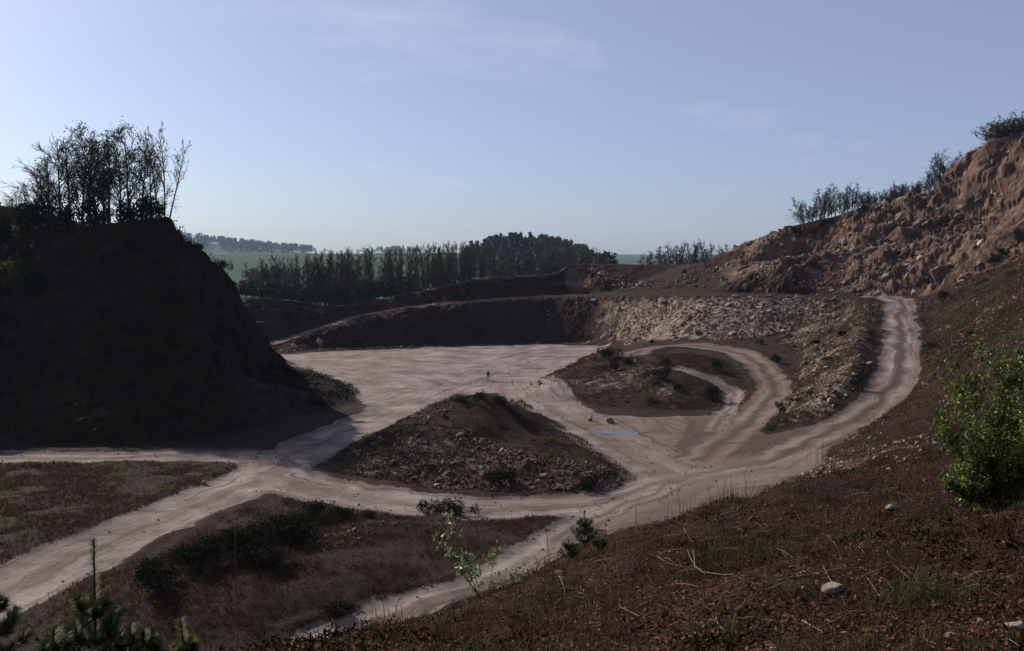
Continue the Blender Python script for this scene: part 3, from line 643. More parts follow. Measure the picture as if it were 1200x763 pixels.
# puddle
def puddle():
    cx, cy, _ = PZ(735, 507); rng = np.random.default_rng(4); n = 44; V = [(0, 0, 0)]
    for i in range(n):
        t = 2 * math.pi * i / n; r = 1.1 + .25 * math.sin(3 * t + 1) + .18 * math.sin(5 * t + 2) + rng.uniform(-.08, .08)
        V.append((3.6 * r * math.cos(t), 1.2 * r * math.sin(t) * (1 + .3 * math.cos(t)), 0))
    me = mesh_np('puddle', V, np.array([[0, 1 + i, 1 + (i + 1) % n] for i in range(n)]))
    m, nn, l, b = new_mat('puddle_water'); b.inputs['Base Color'].default_value = (.06, .05, .042, 1); b.inputs['Roughness'].default_value = .12; b.inputs['IOR'].default_value = 1.33
    b.inputs['Specular IOR Level'].default_value = .5
    o = link('puddle', me, m); x = np.linspace(-2, 2, 9); o.location = (cx, cy, float(np.median(ground_z(cx + x, np.full(9, cy)))) + .045)
    tag(o, 'shallow sky blue puddle on the pale track beside the wedge shaped mound', 'puddle', kind='structure')
puddle()

# ------------------------------------------------------------------ stones
rng = np.random.default_rng(7)
def rock_mesh(seed, npts=13, flat=.75):
    r = np.random.default_rng(seed); bm = bmesh.new()
    p = r.normal(size=(npts, 3)); p /= np.linalg.norm(p, axis=1, keepdims=True); p *= r.uniform(.8, 1.1, (npts, 1)) * np.array([1, r.uniform(.65, 1), flat * r.uniform(.7, 1)])
    for q in p: bm.verts.new(q * .5)
    res = bmesh.ops.convex_hull(bm, input=bm.verts)
    bmesh.ops.delete(bm, geom=[v for v in bm.verts if not v.link_faces], context='VERTS')
    bmesh.ops.triangulate(bm, faces=bm.faces); bm.normal_update()
    V = np.array([v.co[:] for v in bm.verts]); bm.verts.index_update(); Fq = np.array([[v.index for v in f.verts] for f in bm.faces])
    bm.free(); return V, Fq
ROCKS = [rock_mesh(100 + i, 11 + i % 4) for i in range(10)]
def rot_mats(n, rng, tilt=.6):
    yaw = rng.uniform(0, 2 * math.pi, n); ax = rng.normal(0, tilt, n); ay = rng.normal(0, tilt, n)
    cz, sz, cx, sx, cy, sy = np.cos(yaw), np.sin(yaw), np.cos(ax), np.sin(ax), np.cos(ay), np.sin(ay); o, l_ = np.zeros(n), np.ones(n)
    Rz = np.array([[cz, -sz, o], [sz, cz, o], [o, o, l_]]).transpose(2, 0, 1); Rx = np.array([[l_, o, o], [o, cx, -sx], [o, sx, cx]]).transpose(2, 0, 1); Ry = np.array([[cy, o, sy], [o, l_, o], [-sy, o, cy]]).transpose(2, 0, 1)
    return Rz @ Rx @ Ry
def scatter_stuff(name, pts, sizes, mat, parent, variants=ROCKS, sink=.15, label=None):
    g = Geo(); n = len(pts); R = rot_mats(n, rng); vi = rng.integers(0, len(variants), n)
    for k, (V, Fq) in enumerate(variants):
        s = np.where(vi == k)[0]
        if not len(s): continue
        W = np.einsum('nij,vj->nvi', R[s], V) * sizes[s][:, None, None] + (pts[s] + np.array([0, 0, 1]) * (sizes[s] * sink)[:, None])[:, None, :]
        g.add(W.reshape(-1, 3), (Fq[None] + (np.arange(len(s)) * len(V))[:, None, None]).reshape(-1, 3), np.repeat(rng.uniform(0, 1, len(s)), len(V)))
    return tag(link(name, g.mesh(name), mat, parent), label, kind='stuff')
def rock_meshes(mat): return [link_free(V, Fq, mat) for V, Fq in ROCKS]
def link_free(V, Fq, mat):
    me = mesh_np('stone', V, Fq); me.materials.append(mat); return me
RM = {m.name: rock_meshes(m) for m in (M_STONE, M_STONE_BROWN, M_STONE_PALE)}
def stones(pts, sizes, mat, parent, sink=.12):
    for p, s in zip(pts, sizes):
        o = bpy.data.objects.new('stone', RM[mat.name][rng.integers(0, 10)]); COL.objects.link(o); o.parent = parent
        o.location = (p[0], p[1], p[2] + s * sink); o.rotation_euler = (rng.normal(0, .5), rng.normal(0, .5), rng.uniform(0, 6.28)); o.scale = (s, s * rng.uniform(.8, 1.15), s * rng.uniform(.8, 1.15))
def sample(poly, n, dens=None, pad=0):
    xs_ = [p[0] for p in poly]; ys_ = [p[1] for p in poly]; out = []
    tot = 0
    while tot < n:
        X = rng.uniform(min(xs_), max(xs_), n * 3); Y = rng.uniform(min(ys_), max(ys_), n * 3); m = in_poly(X, Y, poly)
        if dens is not None: m &= rng.uniform(0, 1, len(X)) < dens(X, Y)
        out.append(np.stack([X[m], Y[m]], 1)); tot += m.sum()
    q = np.concatenate(out)[:n]; return np.column_stack([q, ground_z(q[:, 0], q[:, 1])])
def clumpy(sc_=6, lo=.42, hi=.6, seed=77): return lambda X, Y: sst(lo, hi, fbm(X / sc_, Y / sc_, seed=seed)) + .03
def no_road(f, w=.6):
    def g(X, Y):
        v = f(X, Y)
        for L, hw in TRACKS:
            d, _, _ = poly_dist(X, Y, L); v = v * (d > hw + w)
        return v
    return g
def pxp(X, Y): return 600 + F * X / np.maximum(Y, 1)
def lognorm(n, lo, hi): return lo * (hi / lo) ** (rng.uniform(0, 1, n) ** 2.4)
# scree: the lower part has the biggest blocks
dsc = lambda X, Y: (.12 + sst(600, 790, pxp(X, Y))) * (.06 + clumpy(6, .43, .56, 78)(X, Y) + .5 * sst(800, 880, pxp(X, Y)))
stones(sample(SCREE_POLY, 260, dsc), lognorm(260, .55, 2.3), M_STONE, T['scree'])
scatter_stuff('loose_stones', sample(SCREE_POLY, 7000, dsc), lognorm(7000, .10, .8), M_RUBBLE, T['scree'])
# rubble heaps on the bench at the foot of the upper slope
HEAP = [PD(690, 342, 246), PD(760, 341, 234), PD(835, 341, 216), PD(905, 344, 206), PD(960, 346, 200), PD(965, 344, 204), PD(900, 337, 212), PD(840, 332, 228), PD(760, 333, 244), PD(705, 332, 254)]
stones(sample(HEAP, 110, clumpy(5, .4, .55, 79)), lognorm(110, .7, 1.8), M_STONE, T['cliff'])
scatter_stuff('loose_stones', sample(HEAP, 1500, clumpy(5, .4, .55, 79)), lognorm(1500, .25, .8), M_RUBBLE, T['cliff'])
# foot of the dark back face
FOOT = [PZ(322, 414), PZ(400, 410), PZ(520, 405.5), PZ(640, 403.5), PZ(700, 404.5), PZ(690, 399, .8), PZ(560, 400, .8), PZ(400, 406, .5), PZ(330, 409, .4)]
stones(sample(FOOT, 80), lognorm(80, .6, 1.5), M_STONE, T['back'])
scatter_stuff('loose_stones', sample(FOOT, 900), lognorm(900, .2, .7), M_RUBBLE, T['back'])
# the wedge shaped mound
dm = lambda X, Y: (lambda d, _, c: sst(3.2, .5, np.where(c < 0, -d, d) - .5 + (fbm(X / 4, Y / 4, seed=81) - .5) * 6))(*poly_dist(X, Y, MOUND_BREAK)) * (.2 + clumpy(4, .40, .55, 80)(X, Y)) + .012 + .55 * sst(545, 480, pxp(X, Y)) * clumpy(3, .36, .5, 89)(X, Y)
stones(sample(MOUND_TOE, 290, dm), lognorm(290, .35, 1.0), M_STONE_BROWN, T['m1'])
scatter_stuff('loose_stones', sample(MOUND_TOE, 5600, dm), lognorm(5600, .12, .5), M_RUBBLE_BROWN, T['m1'])
# heath mound
d2 = clumpy(5, .50, .62, 82)
stones(sample(MOUND2_POLY, 70, d2), lognorm(70, .35, .9), M_STONE_BROWN, T['m2'])
scatter_stuff('loose_stones', sample(MOUND2_POLY, 900, d2), lognorm(900, .12, .4), M_RUBBLE_BROWN, T['m2'])
# embankment of the climbing track
dr = no_road(lambda X, Y: .1 + clumpy(6, .42, .58, 83)(X, Y), .3)
stones(sample(RAMPSLOPE_POLY, 280, dr), lognorm(280, .4, 1.5), M_STONE, T['rs'])
scatter_stuff('loose_stones', sample(RAMPSLOPE_POLY, 3800, dr), lognorm(3800, .15, .5), M_RUBBLE, T['rs'])
# hillside right of the climbing track
RP2 = [RAMP_R[2], RAMP_R[4], RAMP_R[6], TALUS_TOE[1], TALUS_TOE[3], PD(1230, 330, 130), PD(1210, 395, 100), PD(1120, 445, 105)]
dp = no_road(lambda X, Y: .06 + clumpy(7, .45, .6, 84)(X, Y), .6)
stones(sample(RP2, 130, dp), lognorm(130, .4, 1.3), M_STONE_BROWN, T['rp'])
scatter_stuff('loose_stones', sample(RP2, 3200, dp), lognorm(3200, .15, .5), M_RUBBLE_BROWN, T['rp'])
RP3 = [RAMP_R[0], RAMP_R[1], RAMP_R[2], RAMP_R[3], RAMP_R[4], (62, 122, 0), (58, 102, 0), (46, 90, 0), (36, 88, 0)]
scatter_stuff('loose_stones', sample(RP3, 1500, dp), lognorm(1500, .12, .6), M_RUBBLE_BROWN, T['rp'])
stones(sample(RP3, 50, dp), lognorm(50, .3, .9), M_STONE_BROWN, T['rp'])
# blocks caught on the ledges of the cliff
dc = lambda X, Y: clumpy(8, .46, .6, 85)(X, Y) * sst(880, 1000, pxp(X, Y))
stones(sample(CLIFF_POLY, 150, dc), lognorm(150, .6, 1.9), M_STONE, T['cliff'], 0)
dcb = lambda X, Y: (.10 + clumpy(7, .42, .56, 92)(X, Y) * (.35 + sst(960, 1020, pxp(X, Y)) * sst(1150, 1100, pxp(X, Y)))) * sst(830, 900, pxp(X, Y))
q = sample(CLIFF_POLY, 4200, dcb); scatter_stuff('rock_blocks', q, lognorm(4200, .35, 3.0), M_BLOCK, T['cliff'], sink=-.12)
scatter_stuff('ledge_rubble', sample(CLIFF_POLY, 1600, dc), lognorm(1600, .25, .8), M_RUBBLE_BROWN, T['cliff'], sink=0)
# stony patches in the low ground before the bank, and along the track edges
PATCH = [PZ(335, 640, 1), PZ(380, 612, 1), PZ(450, 612), PZ(540, 612), PZ(540, 628), PZ(450, 640), PZ(370, 655, .5)]
dpt = no_road(clumpy(4, .40, .52, 86), .3)
stones(sample(PATCH, 70, dpt), lognorm(70, .25, .65), M_STONE_BROWN, T['ground'])
scatter_stuff('loose_stones', sample(PATCH, 700, dpt), lognorm(700, .08, .28), M_RUBBLE_BROWN, T['ground'])
LOW = [PZ(-40, 740), PZ(200, 640), PZ(326, 573), PZ(400, 592), PZ(500, 605), PZ(660, 606), PZ(540, 680), PZ(400, 735), PZ(200, 770)]
scatter_stuff('loose_stones', sample(LOW, 1400, no_road(lambda X, Y: clumpy(5, .42, .6, 87)(X, Y), .2)), lognorm(1400, .05, .2), M_RUBBLE_BROWN, T['ground'])
LEFTF = [PZ(-40, 541), PZ(150, 541), PZ(290, 549), PZ(315, 553), PZ(250, 572), PZ(200, 590), PZ(60, 640), PZ(-60, 700)]
scatter_stuff('loose_stones', sample(LEFTF, 900, no_road(lambda X, Y: clumpy(5, .45, .6, 88)(X, Y), .1)), lognorm(900, .06, .22), M_RUBBLE_BROWN, T['ground'])
# crumbs along all tracks and over the floor
cr_ = []
for L, hw in TRACKS[:8]:
    Ln = np.array(L); k = rng.integers(0, len(Ln) - 1, 420); t = rng.uniform(0, 1, 420)[:, None]; q = Ln[k] * (1 - t) + Ln[k + 1] * t
    dv = Ln[k + 1] - Ln[k]; dv = dv[:, :2] / np.maximum(np.linalg.norm(dv[:, :2], axis=1, keepdims=True), 1e-6); off = rng.normal(0, .22, 420) + rng.choice([-1, 1, 0], 420, p=[.4, .4, .2])
    cr_.append(q[:, :2] + np.stack([-dv[:, 1], dv[:, 0]], 1) * (off * hw)[:, None])
cr_ = np.concatenate(cr_)
scatter_stuff('gravel', np.column_stack([cr_, ground_z(cr_[:, 0], cr_[:, 1])]), lognorm(len(cr_), .05, .3), M_RUBBLE, T['road'])

# single stones one can point at
def boulder(px, py, wpx, label, mat, seed, hscale=1.0, d=None, name='boulder', wz=1.0):
    p = hit(px, py) if d is None else (*PD(px, py, d)[:2], gz(*PD(px, py, d)[:2]))
    if p is None: p = PD(px, py, 12)
    s = wpx * p[1] / F * 1.05
    bm = bmesh.new(); bmesh.ops.create_icosphere(bm, subdivisions=3, radius=.5)
    r = np.random.default_rng(seed); N = r.normal(size=(9, 3)); N /= np.linalg.norm(N, axis=1, keepdims=True); D = r.uniform(.20, .38, 9)
    for v in bm.verts:
        c = np.array(v.co)
        for a, b in zip(N, D):
            e = c @ a - b
            if e > 0: c = c - a * e * .92
        c = c * (1 + .10 * (float(fbm(np.array([c[0] * 5 + seed]), np.array([c[1] * 5]), np.array([c[2] * 5]), seed=2)[0]) - .5))
        v.co = c
    me = bpy.data.meshes.new(name); bm.to_mesh(me); bm.free()
    for pl in me.polygons: pl.use_smooth = False
    o = link(name, me, mat); o.scale = (s, s * .85, s * hscale); o.location = (p[0], p[1], p[2] + s * hscale * .26); o.rotation_euler = (0, 0, r.uniform(0, 6))
    return tag(o, label, 'stone')
boulder(352, 733, 21, 'pale angular stone standing alone on the litter near the lower edge', M_STONE_PALE, 1, 1.15, d=8.9)
boulder(437, 722, 16, 'pale stone at the lower end of the narrow grey path', M_STONE_PALE, 2, .7, d=9.9)
boulder(424, 716, 12, 'smaller pale stone beside the lower end of the narrow path', M_STONE_PALE, 3, .8, d=10.1)
boulder(976, 698, 26, 'rounded buff stone half sunk in leaf litter beside a pale stick', M_STONE_PALE, 4, .75)
boulder(1042, 599, 17, 'pale stone on the bank left of the leafy bush', M_STONE_PALE, 5, .6)
boulder(1150, 735, 15, 'small whitish stone near the lower right corner', M_STONE_PALE, 6, .6)
boulder(1117, 756, 24, 'grey white stone at the bottom edge on the right', M_STONE_PALE, 7, .6)
boulder(1192, 748, 34, 'pile like grey stone in the lower right corner', M_STONE, 8, .6)
boulder(1062, 641, 8, 'tiny buff stone on the bank below the leafy bush', M_STONE_PALE, 9, .7)
boulder(6, 760, 26, 'white stone at the bottom left corner under the pine', M_STONE_PALE, 10, .6, d=6.3)
boulder(692, 494, 8, 'upright pale block standing on the wide track', M_STONE_PALE, 11, 1.4)
boulder(715, 496, 11, 'squat pale block on the wide track right of the upright one', M_STONE_PALE, 12, .8)
boulder(346, 408, 9, 'pale boulder at the foot of the dark back face', M_STONE_PALE, 13, .9)
boulder(375, 405, 10, 'large leaning pale boulder at the foot of the back ramp', M_STONE_PALE, 14, 1.3)
boulder(1000, 501, 26, 'flat pale slab where the bank meets the climbing track', M_STONE_PALE, 15, .2, d=25.2)
boulder(240, 568, 8, 'white stone at the corner of the left grass field', M_STONE_PALE, 16, .9)

# ------------------------------------------------------------------ trees
def branch_line(p, d, L, r0, r1, n, rng, wob, up):
    segs = []; d = np.array(d, float); p = np.array(p, float); node = [(p.copy(), d.copy(), r0)]
    for i in range(n):
        d = d + rng.normal(0, wob, 3) + np.array([0, 0, up]); d /= np.linalg.norm(d); q = p + d * L / n
        ra, rb = r0 + (r1 - r0) * i / n, r0 + (r1 - r0) * (i + 1) / n
        segs.append([*p, *q, ra, rb]); p = q; node.append((p.copy(), d.copy(), rb))
    return segs, node
def side_dir(d, ang, rng):
    a = np.cross(d, rng.normal(size=3)); a /= max(np.linalg.norm(a), 1e-6); return d * math.cos(ang) + a * math.sin(ang)
def make_tree(seed, h=10.0, r=.16, first=.35, nb=16, ang=.75, blen=.36, lean=0.0, sub=5, tw=4, fork=1, leaf=0.0, leafsize=.22, wob=.06, tmin=.012):
    """returns trunk mesh, crown mesh (branches and twigs), foliage mesh or None; height h, base at origin"""
    rg = np.random.default_rng(seed); trunk, thin, tips = [], [], []
    stems = []
    for f in range(fork):
        d0 = np.array([math.sin(lean), 0, math.cos(lean)]) + (rg.normal(0, .16, 3) * [1, 1, 0] if fork > 1 else 0)
        s, nd = branch_line([0, 0, -.3], d0, h * (1 if f == 0 else rg.uniform(.75, .95)) + .3, r, r * .12, 10, rg, wob * .5, .01); trunk += s; stems.append(nd)
    for nd in stems:
        for i in range(nb):
            t = first + (1 - first) * (i + rg.uniform(0, .8)) / nb; k = min(int(t * 10), 9); fr = t * 10 - k
            p = nd[k][0] * (1 - fr) + nd[k + 1][0] * fr; d = nd[k][1]
            L = h * blen * (1.15 - .75 * (t - first) / (1 - first)) * rg.uniform(.6, 1.1)
            s, bn = branch_line(p, side_dir(d, ang * rg.uniform(.6, 1.15), rg), L, max(r * (1 - t) * .55 + .018, tmin), tmin, 5, rg, .12, .08); thin += s
            for j in range(sub):
                kk = rg.integers(1, 6); q, dd, _ = bn[kk]
                s2, sn = branch_line(q, side_dir(dd, rg.uniform(.4, .9), rg), L * rg.uniform(.25, .5), tmin * 1.3, tmin * .8, 3, rg, .15, .06); thin += s2
                tips.append(sn[-1][0]); tips.append(sn[2][0])
                for m_ in range(tw):
                    q2, d3, _ = sn[rg.integers(1, 4)]
                    s3, tn = branch_line(q2, side_dir(d3, rg.uniform(.3, .9), rg), L * rg.uniform(.12, .26), tmin * .9, tmin * .5, 2, rg, .15, .05); thin += s3; tips.append(tn[-1][0])
    V, Q = tubes(trunk, 7); tm = mesh_np('trunk', V, Q, True)
    V, Q = tubes(thin, 3); cm = mesh_np('crown', V, Q, False)
    fm_ = None
    if leaf > 0:
        tp = np.array(tips); n = int(len(tp) * leaf); P_ = tp[rg.integers(0, len(tp), n)] + rg.normal(0, leafsize * 1.2, (n, 3))
        V, T_, a = leaves(P_, leafsize, rg, .2, 1.4); g = Geo(); g.add(V, T_, a); fm_ = g.mesh('foliage')
    return tm, cm, fm_
def place_tree(name, x, y, h, var, label, group, rz=None, mats=(None, None, None), wscale=1.0, cat_='tree', z=None):
    tm, cm, fm_, vh = var
    t = thing(name, (x, y, gz(x, y) if z is None else z), label, cat_, group, rng.uniform(0, 6.28) if rz is None else rz)
    s = h / vh; t.scale = (s * wscale, s * wscale, s)
    for nm, me, mt in (('trunk', tm, mats[0]), ('crown', cm, mats[1]), ('foliage', fm_, mats[2])):
        if me is None: continue
        if not me.materials: me.materials.append(mt)
        tag(link(nm, me, None, t), kind='stuff' if nm == 'foliage' else None)
    return t
BARE = (M_BARK, M_TWIG, M_LEAF_SPRING)
VH = [(*make_tree(200 + i, 9, .14, .18, 20, .8, .42, leaf=lf, sub=6, tw=7, leafsize=.15, tmin=.019), 9) for i, lf in enumerate([0, .2, .5, 1.2, .1])]
VPALE = (*make_tree(220, 10, .12, .30, 16, .55, .26, sub=5, tw=5, tmin=.02), 10)
VLEAN = (*make_tree(221, 10, .13, .40, 13, .65, .25, lean=.22, sub=5, tw=5, tmin=.02, wob=.05), 10)
def top_h(py, d, base): return HC + (299.5 - py) * d / F - base
hill_trees = [(-14, 250, 134, 1, 'low rounded tree cut by the left edge of the picture'), (2, 240, 132, 0, 'twiggy tree at the left edge of the hilltop'), (22, 222, 136, 4, 'small bare tree behind the low left hilltop trees'), (50, 190, 137, 0, 'bare tree behind the left shoulder trees of the hilltop'), (105, 160, 136, 4, 'tall bare tree behind the hilltop centre'), (122, 165, 135, 0, 'bare tree filling the gap between the leafy hilltop trees'),  # px of the foot, py of the top, distance, variant, label
    (12, 232, 134, 1, 'low rounded tree at the left end of the hilltop trees'), (30, 212, 133, 0, 'small twiggy tree second from the left on the hilltop'),
    (44, 196, 134, 0, 'bare spreading tree on the left shoulder of the hilltop group'), (57, 180, 132, 4, 'bare tree stepping up towards the tall hilltop trees'),
    (70, 163, 133, 0, 'tall bare dark tree left of the hilltop centre'), (83, 158, 130, 4, 'tall dark tree with a straight trunk near the hilltop centre'),
    (96, 164, 134, 1, 'dark tree tucked behind two taller hilltop trunks'), (113, 151, 131, 2, 'tallest hilltop tree with ragged green top branches'),
    (128, 156, 130, 2, 'loose leafy hilltop tree with gaps showing the sky'), (140, 172, 134, 1, 'thin tree between two leafy hilltop trees'),
    (153, 153, 130, 3, 'densest leafy dark tree on the hilltop'), (166, 170, 132, 1, 'short dark tree right of the densest hilltop tree')]
for px, py, d, v, lab in hill_trees:
    x, y, _ = XD(px, d, 25); b = gz(x, y); place_tree('tree', x, y, top_h(py, d, b) * .90, VH[v], lab, 'trees on the dark hill', mats=BARE, wscale=1.25)
PALE = (M_BARK_PALE, M_STALK, None)
for px, py, d, v, lab, rz, ws in [(178, 157, 130, VPALE, 'pale bare tree with a slim straight trunk on the hilltop', 1.0, 1), (186, 164, 132, VPALE, 'thin pale bare tree between the two taller pale hilltop trees', 2.2, .8), (193, 155, 130, VPALE, 'tallest pale bare tree near the hill edge', 4.0, .9), (197, 170, 129.5, VLEAN, 'pale bare tree leaning out over the hill edge', 0.0, 1)]:
    x, y, _ = XD(px, d, 25); b = gz(x, y); place_tree('bare_tree', x, y, top_h(py, d, b), v, lab, 'trees on the dark hill', rz, PALE, ws)

VR = [(*make_tree(240 + i, 8, .11, .10, 17, .5, .34, sub=6, tw=5, fork=f, tmin=.023, leaf=lf, leafsize=.2), 8) for i, (f, lf) in enumerate([(1, 0), (2, 0), (1, .25), (3, .15)])]
VF = [(*make_tree(246 + i, 8, .08, .08, 18, .55, .34, sub=6, tw=5, fork=2, tmin=.019), 8) for i in range(2)]
VB = (*make_tree(250, 5, .07, .08, 16, .8, .5, sub=5, tw=4, fork=3, tmin=.024, leaf=.3, leafsize=.2), 5)
def crest_y(px):
    cp = [(600 + F * p[0] / (p[1] * CP - (p[2] - HC) * SP), p[1]) for p in WALL_CREST]; return float(np.interp(px, [c[0] for c in cp], [c[1] for c in cp]))
ORDB = 'first second third fourth fifth sixth seventh eighth ninth tenth eleventh twelfth thirteenth fourteenth fifteenth sixteenth seventeenth eighteenth nineteenth twentieth'.split()
ORD = ORDB + ['twenty-' + o for o in ORDB[:9]] + ['thirtieth'] + ['thirty-' + o for o in ORDB[:9]]
ridge = [(938, 233, 1), (946, 238, 3), (955, 231, 0), (963, 223, 1), (969, 221, 0), (977, 220, 0), (983, 222, 1), (991, 219, 0), (998, 218, 1), (1012, 226, 4), (1018, 229, 4), (1032, 225, 3), (1048, 217, 4), (1055, 216, 3), (1074, 212, 3), (1083, 206, 2), (1091, 186, 0), (1097, 182, 0), (1103, 186, 1), (1112, 190, 0), (1120, 183, 0), (1126, 187, 1), (1134, 178, 0), (1064, 222, 4), (1040, 228, 4)]
cnt = {}
rr_ = np.random.default_rng(55)
for px in (941, 950, 959, 973, 987, 1003, 1008, 1024, 1028, 1036, 1044, 1060, 1069, 1079, 1087, 1108, 1116, 1130): ridge.append((px, float(np.interp(px, [935, 965, 1000, 1020, 1055, 1080, 1095, 1135], [238, 224, 222, 230, 220, 210, 188, 182])) + rr_.uniform(0, 8), 5))
for i, (px, py, v) in enumerate(sorted(ridge)):
    o_ = cnt[v == 4] = cnt.get(v == 4, -1) + 1
    d = crest_y(px) + 2.2 + rng.uniform(0, 2.5); x = (px - 600) / F * d; b = gz(x, d)
    lab = 'bare slender tree on the cliff ridge, %s of them from the left' % ORD[o_] if v != 4 else 'low twiggy bushy tree on the cliff ridge, %s of them from the left' % ORD[o_]
    place_tree('bare_tree', x, d, max(top_h(py, d, b), 3.5), (VB if v == 4 else VF[i % 2] if v == 5 else VR[v]), lab, 'bare trees along the cliff ridge' if v != 4 else 'bushy trees along the cliff ridge', mats=BARE, wscale=1.25)
for i, (px, py) in enumerate([(1157, 150), (1166, 146), (1176, 143), (1186, 140), (1197, 139)]):
    d = crest_y(px) + 1.5; x = (px - 600) / F * d; b = gz(x, d)
    place_tree('thorn_bush', x, d, max(top_h(py, d, b), 2.0), VB, 'dark thorn bush on the highest corner of the cliff, %s from the left' % ORD[i], 'thorn bushes on the cliff corner', mats=BARE, cat_='bush', wscale=1.3)
for i, px in enumerate([752, 758, 764, 771, 777, 783, 789, 795, 800, 806, 811, 817, 823, 829, 836, 843, 850]):
    d = 268 + rng.uniform(0, 10); x = (px - 600) / F * d; b = gz(x, d); py = [302, 300, 298, 296, 293, 291, 294, 292, 289, 291, 288, 290, 287, 291, 290, 294, 291][i]
    place_tree('bare_tree', x, d, max(top_h(py, d, b) + .6, 4.0), VR[i % 3], 'small bare tree on the skyline above the back slope, %s from the left' % ORD[i], 'bare trees on the back skyline', mats=BARE, wscale=1.3)

# belt of slender trees behind the back face
VBELT = [(*make_tree(260 + i, 13, .085, .12, 20, .5, .22, sub=6, tw=5, tmin=.025, leaf=lf, leafsize=.30, wob=.04), 13) for i, lf in enumerate([0, .04, .10, 0, .7, .05])]
MB_GREEN = (M_BARK, M_TWIG, M_LEAF_SPRING)
tops = ([275, 290, 320, 360, 420, 480, 540, 580, 640, 690, 725], [322, 312, 306, 303, 298, 294, 290, 297, 300, 303, 308])
n_belt = 0
for i in range(345):
    px = 278 + 445 * rng.uniform(0, 1)
    if rng.uniform() > .5 + 1.0 * float(fbm(np.array([px / 14.]), np.array([3.3]), seed=120, octv=2)[0]): continue
    if px < 400 and rng.uniform() < .25: continue
    d = crest_y(px) + 3 + 34 * rng.uniform(0, 1) ** 1.6; x = (px - 600) / F * d; b = gz(x, d)
    h = top_h(np.interp(px, *tops) + rng.uniform(-7, 1) + 20 * rng.uniform(0, 1) ** 2, d, b); v = int(rng.choice(6, p=[.26, .2, .2, .16, .06, .12]))
    lab = 'slender bare tree in the belt behind the back quarry face' if v != 4 else 'slender tree with young green leaves in the belt behind the quarry'
    place_tree('belt_tree', x, d, max(h, 5), VBELT[v], lab, 'bare trees of the belt' if v != 4 else 'green leaved trees of the belt', mats=MB_GREEN, wscale=1.15)

# woods too far off to tell single trees apart
def crown_variant(seed, conifer):
    r = np.random.default_rng(seed); n = 90
    if conifer:
        t = r.uniform(0, 1, n) ** .8; rr = .24 * (1 - t) * r.uniform(.5, 1.1, n); z = .08 + .95 * t
    else:
        t = r.uniform(0, 1, n); z = .25 + .75 * t; rr = .36 * np.sqrt(np.clip(1 - ((t - .45) / .6) ** 2, 0, 1)) * r.uniform(.5, 1.05, n)
    a = r.uniform(0, 6.28, n); P_ = np.stack([rr * np.cos(a), rr * np.sin(a), z], 1)
    V, T_, _ = leaves(P_, .17, r, .4 if conifer else 0, 1.3); return V, T_
CV = [crown_variant(1, True), crown_variant(2, True), crown_variant(3, False), crown_variant(4, False)]
def wood(name, XY, H, mat, variants, label):
    g = Geo(); n = len(XY); Z = far_fn(XY[:, 0], XY[:, 1]); inside = (XY[:, 1] < Y1) & (np.abs(XY[:, 0]) < X1)
    if inside.any(): Z = np.where(inside, ground_z(XY[:, 0], XY[:, 1]), Z)
    R = rot_mats(n, rng, .03); vi = rng.integers(0, len(variants), n)
    for k, (V, T_) in enumerate(variants):
        s = np.where(vi == k)[0]
        W = np.einsum('nij,vj->nvi', R[s], V) * H[s][:, None, None]; W = W + np.column_stack([XY[s], Z[s]])[:, None, :]
        g.add(W.reshape(-1, 3), (T_[None] + (np.arange(len(s)) * len(V))[:, None, None]).reshape(-1, 3), np.repeat(rng.uniform(0, 1, len(s)), len(V)))
    return tag(link(name, g.mesh(name), mat), label, 'wood', kind='stuff')
n = 620; q = np.column_stack([rng.uniform(-62, 78, n), rng.uniform(585, 740, n)]); q = q[(((q[:, 0] - 15) / 53) ** 2 + ((q[:, 1] - 660) / 80) ** 2) < 1]
left = q[:, 0] < 14
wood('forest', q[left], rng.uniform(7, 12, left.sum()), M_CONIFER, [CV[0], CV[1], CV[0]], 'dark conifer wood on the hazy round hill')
wood('forest', q[~left], rng.uniform(7, 11, (~left).sum()), M_WOODMIX, CV[2:], 'rounded broadleaf wood on the right side of the hazy hill')
n = 420; q = np.column_stack([rng.uniform(-75, 40, n), rng.uniform(262, 420, n)])
q = q[np.abs(pxp(q[:, 0], q[:, 1]) - 570) < 150]; q = q[rng.uniform(0, 1, len(q)) < sst(415, 520, pxp(q[:, 0], q[:, 1])) + .12]
wood('thicket', q, rng.uniform(2.5, 7, len(q)), M_WOODMIX, CV[2:], 'brown thicket in the hollow behind the tree belt')
n = 40; q = np.column_stack([rng.normal(-142, 14, n), rng.normal(620, 12, n)])
n2 = 260; q2 = np.column_stack([rng.uniform(-66, -14, n2), np.zeros(n2)]); pxs = rng.uniform(283, 470, n2); ds = np.array([crest_y(p_) for p_ in pxs]) + rng.uniform(2, 22, n2); q2 = np.column_stack([(pxs - 600) / F * ds, ds])
wood('undergrowth', q2, rng.uniform(1.5, 4.5, n2), M_WOODMIX, CV[2:], 'low brown undergrowth at the foot of the tree belt')
wood('grove', q, rng.uniform(6, 9, n), M_WOODMIX, CV[2:], 'dark grove standing in the hazy green field')
n = 900; q = np.column_stack([rng.uniform(-2300, -700, n), rng.normal(3500, 130, n)])
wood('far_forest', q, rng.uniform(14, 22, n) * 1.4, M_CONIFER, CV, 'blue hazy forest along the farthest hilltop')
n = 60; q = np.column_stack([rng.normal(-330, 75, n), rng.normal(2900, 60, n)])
wood('far_forest', q, rng.uniform(8, 15, n) * 1.3, M_CONIFER, CV, 'low blue hazy wood on the horizon right of the far hill')
